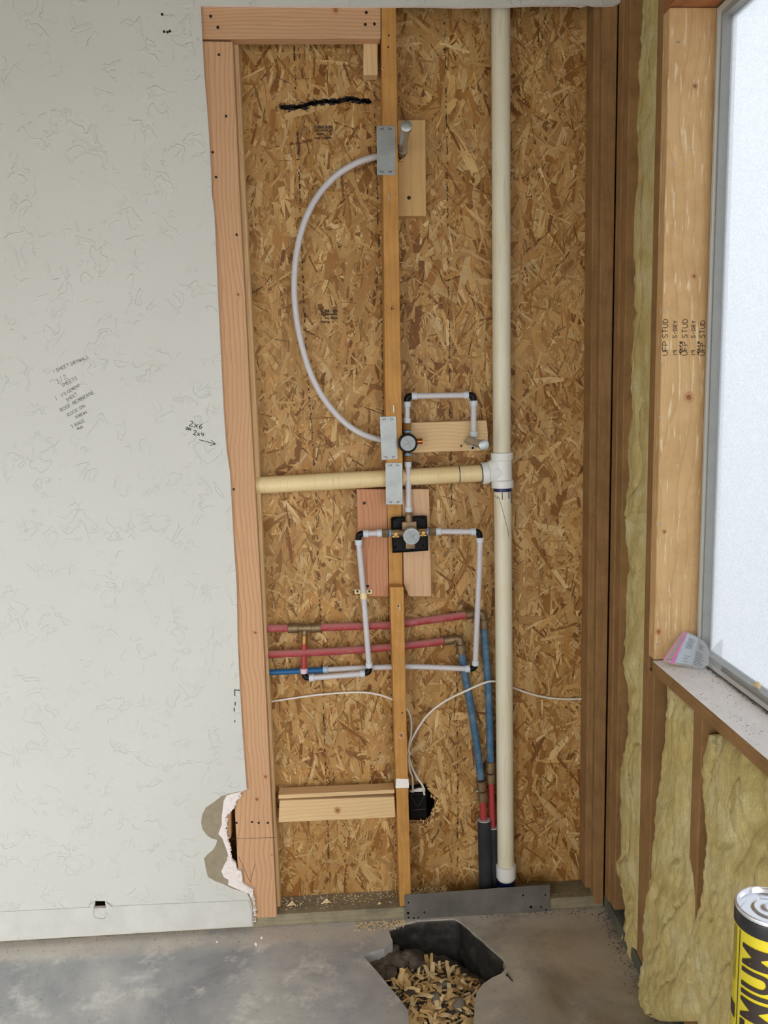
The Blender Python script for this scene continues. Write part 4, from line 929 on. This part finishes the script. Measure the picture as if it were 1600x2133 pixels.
tb('red_pipe', [A3(530, 1364, yr), A3(700, 1356.5, yr), A3(845, 1345, yr), A3(926, 1335, .054)], hl, RB, 'red')
sleeve(A3(924, 1335, .054), A3(945, 1331.5, .055), hl)
elb(A3(942, 1332, .055), A3(957, 1329, .056), A3(960, 1344, .056), hl, .0108, 'oldbrass', 'brass_elbow')
sleeve(A3(959.5, 1341, .056), A3(962, 1361, .057), hl)
tb('blue_pipe', [A3(961.5, 1358, .057), A3(967, 1395, .062), A3(977, 1450, .062), A3(990, 1530, .060), A3(1002, 1622, .058)], hl, RB, 'blue')
sleeve(A3(1001.5, 1626, .058), A3(1004, 1646, .058), hl); sleeve(A3(1004.5, 1648, .058), A3(1006, 1668, .058), hl)
build('clamp_ear', cyl(A3(991, 1648, .056), A3(1000, 1648, .056), .004), M['galv'], hl, True, 40)
tb('red_riser', [A3(1005.5, 1664, .058), A3(1008, 1720, .058)], hl, .0100, 'redc')
def foam_sleeve(name, label, a, b, r):
    o = thing(name, label, 'sleeve', b)
    build('sleeve_body', tube([a, a.lerp(b, .5), b], r, 24), M['foam'], o, True, 50)
    d = (a - b).normalized(); build('sleeve_end', lathe([(0, r + .0004), (.0022, r + .0002), (.003, r - .003)], a - d * .0012, d, 24), M['foamtop'], o, True, 40); return o
b_ = A3(1012, 1862, .05); b_.z = .004; foam_sleeve('foam_sleeve', 'black foam sleeve with grey end round the front red pipe', A3(1008.5, 1707, .058), b_, .0192)
b_ = A3(1030, 1855, .066); b_.z = .004; foam_sleeve('foam_sleeve', 'black foam sleeve mostly hidden behind the cream drain pipe', A3(1027, 1722, .0665), b_, .0165)
# ================================================================== cables and outlet box
cb1 = thing('electrical_cable', 'white cable running behind the middle stud to the outlet box', 'cable', A3(852, 1640, .06))
tb('cable', [A3(540, 1465, .08), A3(600, 1456, .08), A3(665, 1447, .08), A3(740, 1442, .078), A3(785, 1446, .06), A3(820, 1458, .045), A3(846, 1476, .045), A3(856, 1498, .05), A3(856, 1530, .055), A3(851, 1562, .06), A3(853, 1600, .062), A3(859, 1620, .062), A3(860, 1650, .068)], cb1, .0029, 'wire', 6)
cb2 = thing('electrical_cable', 'white cable looping behind the drain pipe to the outlet box', 'cable', A3(882, 1640, .06))
tb('cable', [A3(1232, 1455, .080), A3(1170, 1456, .081), A3(1120, 1449, .082), A3(1070, 1433, .082), A3(1048, 1423, .078), A3(1030, 1419, .060), A3(1010, 1422, .047), A3(975, 1437, .045), A3(930, 1459, .05), A3(895, 1485, .055), A3(872, 1515, .06), A3(856, 1545, .06), A3(851, 1568, .058), A3(857, 1595, .062), A3(869, 1620, .062), A3(880, 1636, .062), A3(884, 1655, .07)], cb2, .0031, 'wire', 6)
build('cable_tie', join(box(*(lambda p: (p.x - .0055, p.x + .0055, p.y - .006, p.y + .002, p.z - .002, p.z + .002))(A3(851.5, 1567, .057)), .0008), box(*(lambda p: (p.x - .001, p.x + .004, p.y - .009, p.y - .004, p.z - .004, p.z + .003))(A3(851.5, 1567, .057)), .0008)), M['wire'], cb2)
ob = thing('outlet_box', 'black plastic outlet box set into the broken strand board', 'outlet box', A3(870, 1707, .08))
xa, xb_ = A3(853.5, 1690, .07).x, A3(889.5, 1690, .07).x; za, zb2 = A3(870, 1707, .07).z, A3(870, 1653, .07).z; zt = A3(870, 1634, .085).z
build('box_body', box(xa, xb_, .070, .125, za, zb2, .003), M['blackplastic'], ob)
build('box_top', prism([(xa + .002, zb2 - .001), (xb_ - .001, zb2 - .001), (xb_ - .002, zt), (xa + .001, zt - .004)], .082, .12, .001), M['blackplastic'], ob)
build('cable_clamp_strip', box(xa + .003, xb_ - .003, .076, .083, zb2 + .001, zb2 + .013, .002), M['sillpaint'], ob)
build('box_flange', prism(xz([(853, 1643), (887, 1633), (889, 1636), (854, 1647)], .074), .074, .078, .0005), M['elbow'], ob)
for s in ((xa + .004, zb2 - .004, xa + .022, za + .042), (xb_ - .004, zb2 - .004, xa + .026, za + .042), (xa + .004, za + .030, xb_ - .004, za + .032)):
    build('moulded_rib', tube([(s[0], .0695, s[1]), (s[2], .0695, s[3])], .0007, 6), M['vinyld'], ob)
# added black panel that keeps sky light out of the broken hole
build('hole_light_block', box(min(hx) - .03, max(hx) + .03, .128, .134, min(hz) - .03, max(hz) + .03, 0), M['dark'], wall_back)
# torn splinters round the hole
V, Fc = [], []
for k in range(70):
    a = random.choice([(893, 1640), (899, 1652), (906, 1666), (907, 1680), (903, 1690), (899, 1702), (890, 1712), (870, 1714)]); p = at(a[0] + U(-2, 12), a[1] + U(-9, 9), YO - .003); L = U(.004, .014); t = U(0, 6.3); i = len(V)
    d = Vector((math.cos(t), 0, math.sin(t))) * L; q = Vector((-math.sin(t), 0, math.cos(t))) * U(.001, .003); yy = Vector((0, U(-.004, 0), 0))
    V += [p - d / 2 - q, p + d / 2 - q * .4 + yy, p + d / 2 + q * .4 + yy, p - d / 2 + q]; Fc.append((i, i + 1, i + 2, i + 3))
o = build('torn_splinters', (V, Fc), M['chip'][1], wall_back); o['kind'] = 'stuff'
# ================================================================== shavings, rubble and dust
def chip_mesh(i):
    L = U(.02, .045); W = U(.005, .014); V, Fc = [], []; cu = U(-.25, .35); n = 5
    for side in (0, 1):
        for k in range(n + 1):
            t = k / n - .5; ww = W * (1 - 1.4 * t * t * U(.4, 1.2)) * U(.75, 1.1)
            for s in (-.5, .5): V.append((t * L, s * ww, cu * L * (.25 - t * t) * 2 + side * .0009 + U(-.0006, .0006)))
    m_ = 2 * (n + 1)
    for k in range(n):
        a = 2 * k; Fc.append((a, a + 1, a + 3, a + 2)); Fc.append((m_ + a, m_ + a + 2, m_ + a + 3, m_ + a + 1))
        Fc.append((a, a + 2, m_ + a + 2, m_ + a)); Fc.append((a + 1, m_ + a + 1, m_ + a + 3, a + 3))
    Fc.append((0, m_, m_ + 1, 1)); Fc.append((2 * n, 2 * n + 1, m_ + 2 * n + 1, m_ + 2 * n))
    me = bpy.data.meshes.new('wood_chip'); me.from_pydata(V, [], Fc); me.materials.append(M['chip'][i % 4]); return me
cm = [chip_mesh(i) for i in range(16)]
def inside(x, y, poly):
    c = False; j = len(poly) - 1
    for i in range(len(poly)):
        if (poly[i][1] > y) != (poly[j][1] > y) and x < (poly[j][0] - poly[i][0]) * (y - poly[i][1]) / (poly[j][1] - poly[i][1]) + poly[i][0]: c = not c
        j = i
    return c
fill = fz([(800, 2010), (850, 1992), (885, 1985), (930, 1984), (965, 2000), (1000, 2026), (1010, 2045), (992, 2062), (988, 2100), (986, 2160), (858, 2160), (852, 2105), (834, 2080), (815, 2055)], -.05)
cnt = 0
while cnt < 280:
    x = U(min(hxs), max(hxs)); y_ = U(min(hys), max(hys))
    if not inside(x, y_, fill): continue
    o = bpy.data.objects.new('wood_chip', cm[cnt % 16]); C.objects.link(o)
    s = U(.65, 1.35)
    o.location = (x, y_, dig(x, y_) + .004 + .010 * R()); o.rotation_euler = (U(-.6, .6), U(-.6, .6), U(0, 6.3)); o.scale = (s, s, s)
    tag(o, 'curled pale wood chip lying in the floor hole', 'wood chip', 'wood chips in the floor hole'); cnt += 1
def rock(px, py, s, dark, lab):
    p = atz(px, py, -.05); p.z = dig(p.x, p.y) + s * .45; bm = bmesh.new(); r = bmesh.ops.create_icosphere(bm, subdivisions=3, radius=s)
    for v in r['verts']: d = v.co.normalized(); v.co = v.co * (1 + .35 * mnoise.noise(d * 1.6 + p * 90) + .12 * mnoise.noise(d * 6 + p * 50)); v.co.z *= .75; v.co += p
    tag(build('rubble_lump', from_bm(bm), M['rockd'] if dark else M['rock'], smooth=True), lab, 'rubble', 'rubble in the floor hole')
rock(925, 2042, .017, 0, 'grey lump in the middle of the wood chips'); rock(940, 2045, .015, 1, 'dark brown lump touching the middle grey lump'); rock(905, 2083, .021, 0, 'large grey lump towards the front of the floor hole')
rock(948, 2026, .013, 0, 'small grey lump near the liner side of the chips'); rock(882, 1995, .018, 0, 'grey lump at the back edge of the chips'); rock(955, 2096, .018, 0, 'grey lump at the front right among small chips'); rock(856, 2070, .014, 1, 'dark lump by the left concrete edge'); rock(838, 2030, .013, 1, 'dark lump at the upper left of the chips')
rock(985, 2048, .012, 0, 'little grey lump beside the broken concrete corner')
def litter(name, area, n, smin, smax, mats, parent, label):
    V, Fc, I = [], [], []
    for k in range(n):
        p = area(); s = U(smin, smax); t = U(0, 6.3); i = len(V); d = Vector((math.cos(t), math.sin(t), U(-.2, .3))) * s; q = Vector((-math.sin(t), math.cos(t), U(-.2, .2))) * s * U(.2, .5); h = Vector((0, 0, s * .25 + .0004))
        V += [p - d - q, p + d - q, p + d * .8 + q, p - d * .9 + q, p + h]; Fc += [(i, i + 1, i + 4), (i + 1, i + 2, i + 4), (i + 2, i + 3, i + 4), (i + 3, i, i + 4)]; mi = random.randrange(len(mats)); I += [mi] * 4
    o = build(name, (V, Fc, I), mats, parent); o['kind'] = 'stuff'; o['label'] = label; return o
def in_hole():
    while True:
        x = U(min(hxs), max(hxs)); y_ = U(min(hys), max(hys))
        if inside(x, y_, fill): return Vector((x, y_, dig(x, y_) + .003))
litter('small_shavings', in_hole, 900, .002, .006, [M['chip'][0], M['chip'][1], M['rock'], M['dirt']], floor, 'small shavings among the chips')
def pxarea(x0, x1, y0, y1, slope=0):
    def f():
        a = U(x0, x1); return atz(a, random.triangular(y0, y1, y0) + slope * (a - x0), .0006)
    return f
litter('sawdust', pxarea(740, 842, 1922, 1942, -.06), 330, .0015, .0045, [M['chip'][0], M['chip'][2], M['rock']], floor, 'sawdust along the sole plate')
litter('floor_grit', pxarea(0, 800, 1946, 2000, -.05), 260, .0008, .0022, [M['gypsum'], M['dirt'], M['dirt'], M['rockd']], floor, 'grit along the wall')
litter('corner_grit', pxarea(960, 1260, 1902, 1925, -.05), 240, .0008, .003, [M['dirt'], M['rock'], M['rockd']], floor, 'grit along the guard plate')
litter('wall_grit', lambda: Vector((XR - .002 - abs(random.gauss(0, .018)), U(-.45, -.02), .0006)), 260, .001, .004, [M['dirt'], M['rockd'], M['rock']], floor, 'grit under the insulation')
def on_plate():
    x = U(at(585, 1880, .04).x, at(832, 1880, .04).x); return Vector((x, random.triangular(.012, .085, .08), .0366))
litter('plate_dust', on_plate, 320, .0008, .0035, [M['chip'][0], M['chip'][2], M['rock'], M['gypsum']], sl, 'dust on the plate')
litter('plate_shavings', lambda: Vector((U(at(858, 1860, .04).x, at(932, 1860, .04).x), U(.03, .085), .037 + .006 * R())), 220, .002, .007, [M['chip'][0], M['chip'][2]], sl, 'pale shavings heaped behind the guard plate')
litter('plate_dust', lambda: Vector((U(at(1080, 1860, .04).x, XR - .03), U(.01, .085), .0366)), 160, .0008, .003, [M['chip'][1], M['rock'], M['rockd']], sr, 'dust on the plate')
for (a, b, s, mi, lab) in ((679, 1881, 1.0, 2, 'pale triangular wood chip on the sole plate'), (607, 1886, .9, 2, 'small pale forked chip at the foot of the fir board'), (790, 1884, .45, 0, 'tiny pale chip on the sole plate near the middle stud')):
    p = atz(a, b, .037); bm = bmesh.new(); pts = [(-.014, -.006), (.002, .010), (.016, -.004), (.012, -.009), (-.004, -.002)]
    vv = [bm.verts.new((x * s, y_ * s, .001 + .006 * s * (k % 2))) for k, (x, y_) in enumerate(pts)]; f = bm.faces.new(vv); r = bmesh.ops.extrude_face_region(bm, geom=[f])
    for v in r['geom']:
        if isinstance(v, bmesh.types.BMVert): v.co.z += .002
    bmesh.ops.recalc_face_normals(bm, faces=bm.faces[:])
    for v in bm.verts: v.co += p
    tag(build('wood_chip', from_bm(bm), M['chip'][mi]), lab, 'wood chip')
for (a, b, s, lab) in ((533, 1966, .0045, 'larger white gypsum crumb on the floor below the drywall end'), (545, 1953, .0035, 'small white gypsum crumb beside the larger crumb'), (452, 1962, .003, 'white gypsum crumb on the floor left of the others')):
    p = atz(a, b, s * .6); bm = bmesh.new(); r = bmesh.ops.create_icosphere(bm, subdivisions=2, radius=s)
    for v in r['verts']: v.co = v.co * (1 + .5 * mnoise.noise(v.co * 300 + p * 9)) + p
    tag(build('gypsum_crumb', from_bm(bm), M['gypsum']), lab, 'crumb')
p = atz(1062, 2037, .0035); tag(build('loose_screw', join(tube([p + Vector((-.004, .012, 0)), p + Vector((.005, -.010, -.001))], .0016, 8), lathe([(0, .0016), (.003, .004), (.004, .004)], p + Vector((-.003, .009, 0)), (-.45, 1.2, 0), 10)), M['screw']), 'loose black screw on the floor beside the hole', 'screw')
# dust and window-track crumbs on the sill
litter('sill_dust', lambda: Vector((U(XR + .002, XR + .098), U(-.95, -.37), WZ0 + .0004)), 420, .0006, .0024, [M['gypsum'], M['gypsum'], M['sillpaint'], M['rock']], sill, 'white dust on the sill')
litter('track_crumbs', lambda: Vector((U(XR + .095, XR + .1005), U(-.95, -.40), WZ0 + .001)), 160, .0008, .0028, [M['rockd'], M['dirt'], M['gypsum']], sill, 'dark crumbs along the window track')
p = atx(1575, 1432, XR + .108); tag(build('wood_chip', tube(smoothpath([p + Vector((0, .012, 0)), p + Vector((.003, 0, .008)), p + Vector((0, -.014, .001))], 4), .004, 6, rs=[.001 + .004 * math.sin(math.pi * k / 8) for k in range(9)]), M['chip'][0]), 'yellow wood chip lying in the window track', 'wood chip')
# ================================================================== zip bag leaning in the corner of the sill
zb = thing('zip_bag', 'clear zip bag with pink seal and leaflet leaning on the sill', 'bag', (XR + .05, -.36, WZ0))
def bagpt(u, v):
    """u across from the zip end to the gathered end, v from lower edge to upper edge"""
    lo_ = [at(1380, 1374, -.372), at(1404, 1383, -.385), at(1440, 1388, -.40), at(1476, 1398, -.45), at(1500, 1406, -.51)]
    hi_ = [at(1420, 1316, -.341), at(1432, 1315, -.343), at(1455, 1325, -.348), at(1478, 1340, -.42), at(1505, 1332, -.50)]
    s = u * 4; i = min(3, int(s)); t = s - i; return lo_[i].lerp(lo_[i + 1], t).lerp(hi_[i].lerp(hi_[i + 1], t), v)
def bagsheet(u0, u1, v0, v1, off, nu=18, nv=12, puff=.008, seed=0, pinch=True):
    V, Fc = [], []
    for i in range(nu + 1):
        for j in range(nv + 1):
            u = u0 + (u1 - u0) * i / nu; v = v0 + (v1 - v0) * j / nv; vv = v
            if pinch and u > .55:
                k = math.exp(-((u - .78) / .09) ** 2) * .55; vv = .5 + (v - .5) * (1 - k)
            p = bagpt(u, vv); e_ = (4 * v * (1 - v)) ** .5
            p = p + Vector((-.2, -1, .1)).normalized() * (off + puff * e_ * (.5 + .5 * math.sin(math.pi * u)) + .004 * mnoise.noise(Vector((u * 9 + seed, v * 6, seed))) * e_)
            V.append(p)
    for i in range(nu):
        for j in range(nv): a = i * (nv + 1) + j; Fc.append((a, a + nv + 1, a + nv + 2, a + 1))
    return V, Fc
build('film', join(bagsheet(0, 1, 0, 1, .006, seed=2), bagsheet(0, 1, 0, 1, .001, puff=-.001, seed=5)), M['film'], zb, True)
lf = build('leaflet', bagsheet(.22, .74, .06, .95, .003, puff=.004, seed=2), M['paper'], zb, True)
build('zip_strip', bagsheet(0.0, .04, 0, 1, .0072, 4, 12, .003, 2), M['pink'], zb, True); build('zip_strip', bagsheet(.15, .215, 0, 1, .0075, 4, 12, .006, 2), M['pink'], zb, True)
V, Fc = [], []
for blk, (u0, u1, v0, v1, n) in enumerate([(.30, .46, .55, .88, 8), (.50, .66, .10, .55, 9), (.34, .44, .14, .38, 3), (.52, .66, .64, .82, 4)]):
    for k in range(n):
        v = v0 + (v1 - v0) * k / n; a, b = u0 + U(0, .01), u1 - U(0, .05)
        g = bagsheet(a, b, v, v + .014, .0042, 4, 1, .0048, 2); i = len(V); V += g[0]; Fc += [tuple(x + i for x in f) for f in g[1]]
build('printed_lines', (V, Fc), M['pencil'], lf)
# ================================================================== tall can near the camera, on a small stool
cc = CAM + ray(1603.5, 1886) * .885; rc = .0335; ch = .245
can = thing('spray_can', 'tall yellow labelled can with black band and bright tin rim', 'can', (cc.x, cc.y, cc.z - ch))
zt = cc.z
build('can_body', lathe([(0, rc - .002), (.003, rc), (ch - .020, rc), (ch - .0195, rc + .0001)], (cc.x, cc.y, zt - ch), (0, 0, 1), 64), M['canyellow'], can, True, 35)
build('black_band', lathe([(0, rc + .0002), (.001, rc + .0008), (.015, rc + .0008), (.016, rc + .0004)], (cc.x, cc.y, zt - .0205), (0, 0, 1), 64), M['canblack'], can, True, 35)
build('tin_rim', lathe([(0, rc), (.002, rc + .0012), (.0045, rc + .0004), (.0048, rc - .0015), (.003, rc - .0032), (-.003, rc - .0042), (-.0045, rc - .006), (-.004, rc - .010), (-.002, rc - .013), (.001, rc - .016), (.0018, rc - .020), (.0005, .010), (.002, .007), (.002, .001)], (cc.x, cc.y, zt - .0045), (0, 0, 1), 64), M['tin'], can, True, 50)
# lettering wrapped round the label
tcam = math.atan2(CAM.y - cc.y, CAM.x - cc.x)          # direction of the side that faces the room
def wrap(s, h, dr=.0004): a = s / rc; return Vector((cc.x + (rc + dr) * math.cos(a), cc.y + (rc + dr) * math.sin(a), zt + h))
fc = bpy.data.curves.new('can_lettering', 'FONT'); fc.body = 'PREMIUM'; fc.size = .043; fc.offset = .0012; fc.fill_mode = 'FRONT'; fc.space_character = 1.05
to = bpy.data.objects.new('can_lettering_source', fc); C.objects.link(to)
dg = bpy.context.evaluated_depsgraph_get(); tm = bpy.data.meshes.new_from_object(to.evaluated_get(dg))
bm = bmesh.new(); bm.from_mesh(tm); bpy.data.objects.remove(to); bmesh.ops.triangulate(bm, faces=bm.faces[:])
for _k in range(2): bmesh.ops.subdivide_edges(bm, edges=[e for e in bm.edges if e.calc_length() > .004], cuts=2); bmesh.ops.triangulate(bm, faces=bm.faces[:])
tw = max(v.co.x for v in bm.verts); s_top = (tcam - math.radians(44)) * rc; cap = max(v.co.y for v in bm.verts)
for v in bm.verts: v.co = wrap(s_top + (cap - v.co.y), -.033 - (tw - v.co.x) * .78, .0006)
build('lettering', from_bm(bm), M['candark'], can)
for s0, s1, h0, h1, mt in ((-.0312, -.0300, -.215, -.022, 'candark'), (-.0445, -.0365, -.085, -.024, 'canolive'), (-.048, -.0345, -.128, -.112, 'candark')):
    V, Fc = [], []
    for k in range(9):
        s = tcam * rc + s0 + (s1 - s0) * k / 8; V += [wrap(s, h0), wrap(s, h1)]
    for k in range(8): Fc.append((2 * k, 2 * k + 2, 2 * k + 3, 2 * k + 1))
    build('label_print', (V, Fc), M[mt], can)
st = thing('work_stool', 'small wooden stool carrying the tall yellow can', 'stool', (cc.x, cc.y, 0)); zs = zt - ch
build('stool_seat', box(cc.x - .075, cc.x + .12, cc.y - .12, cc.y + .075, zs - .022, zs - .0005, .004), M['spfX'], st)
for sx_ in (-.06, .105):
    for sy_ in (-.105, .06): build('leg', box(cc.x + sx_ - .014, cc.x + sx_ + .014, cc.y + sy_ - .014, cc.y + sy_ + .014, 0.0005, zs - .022, .002), M['spfZ'], st)
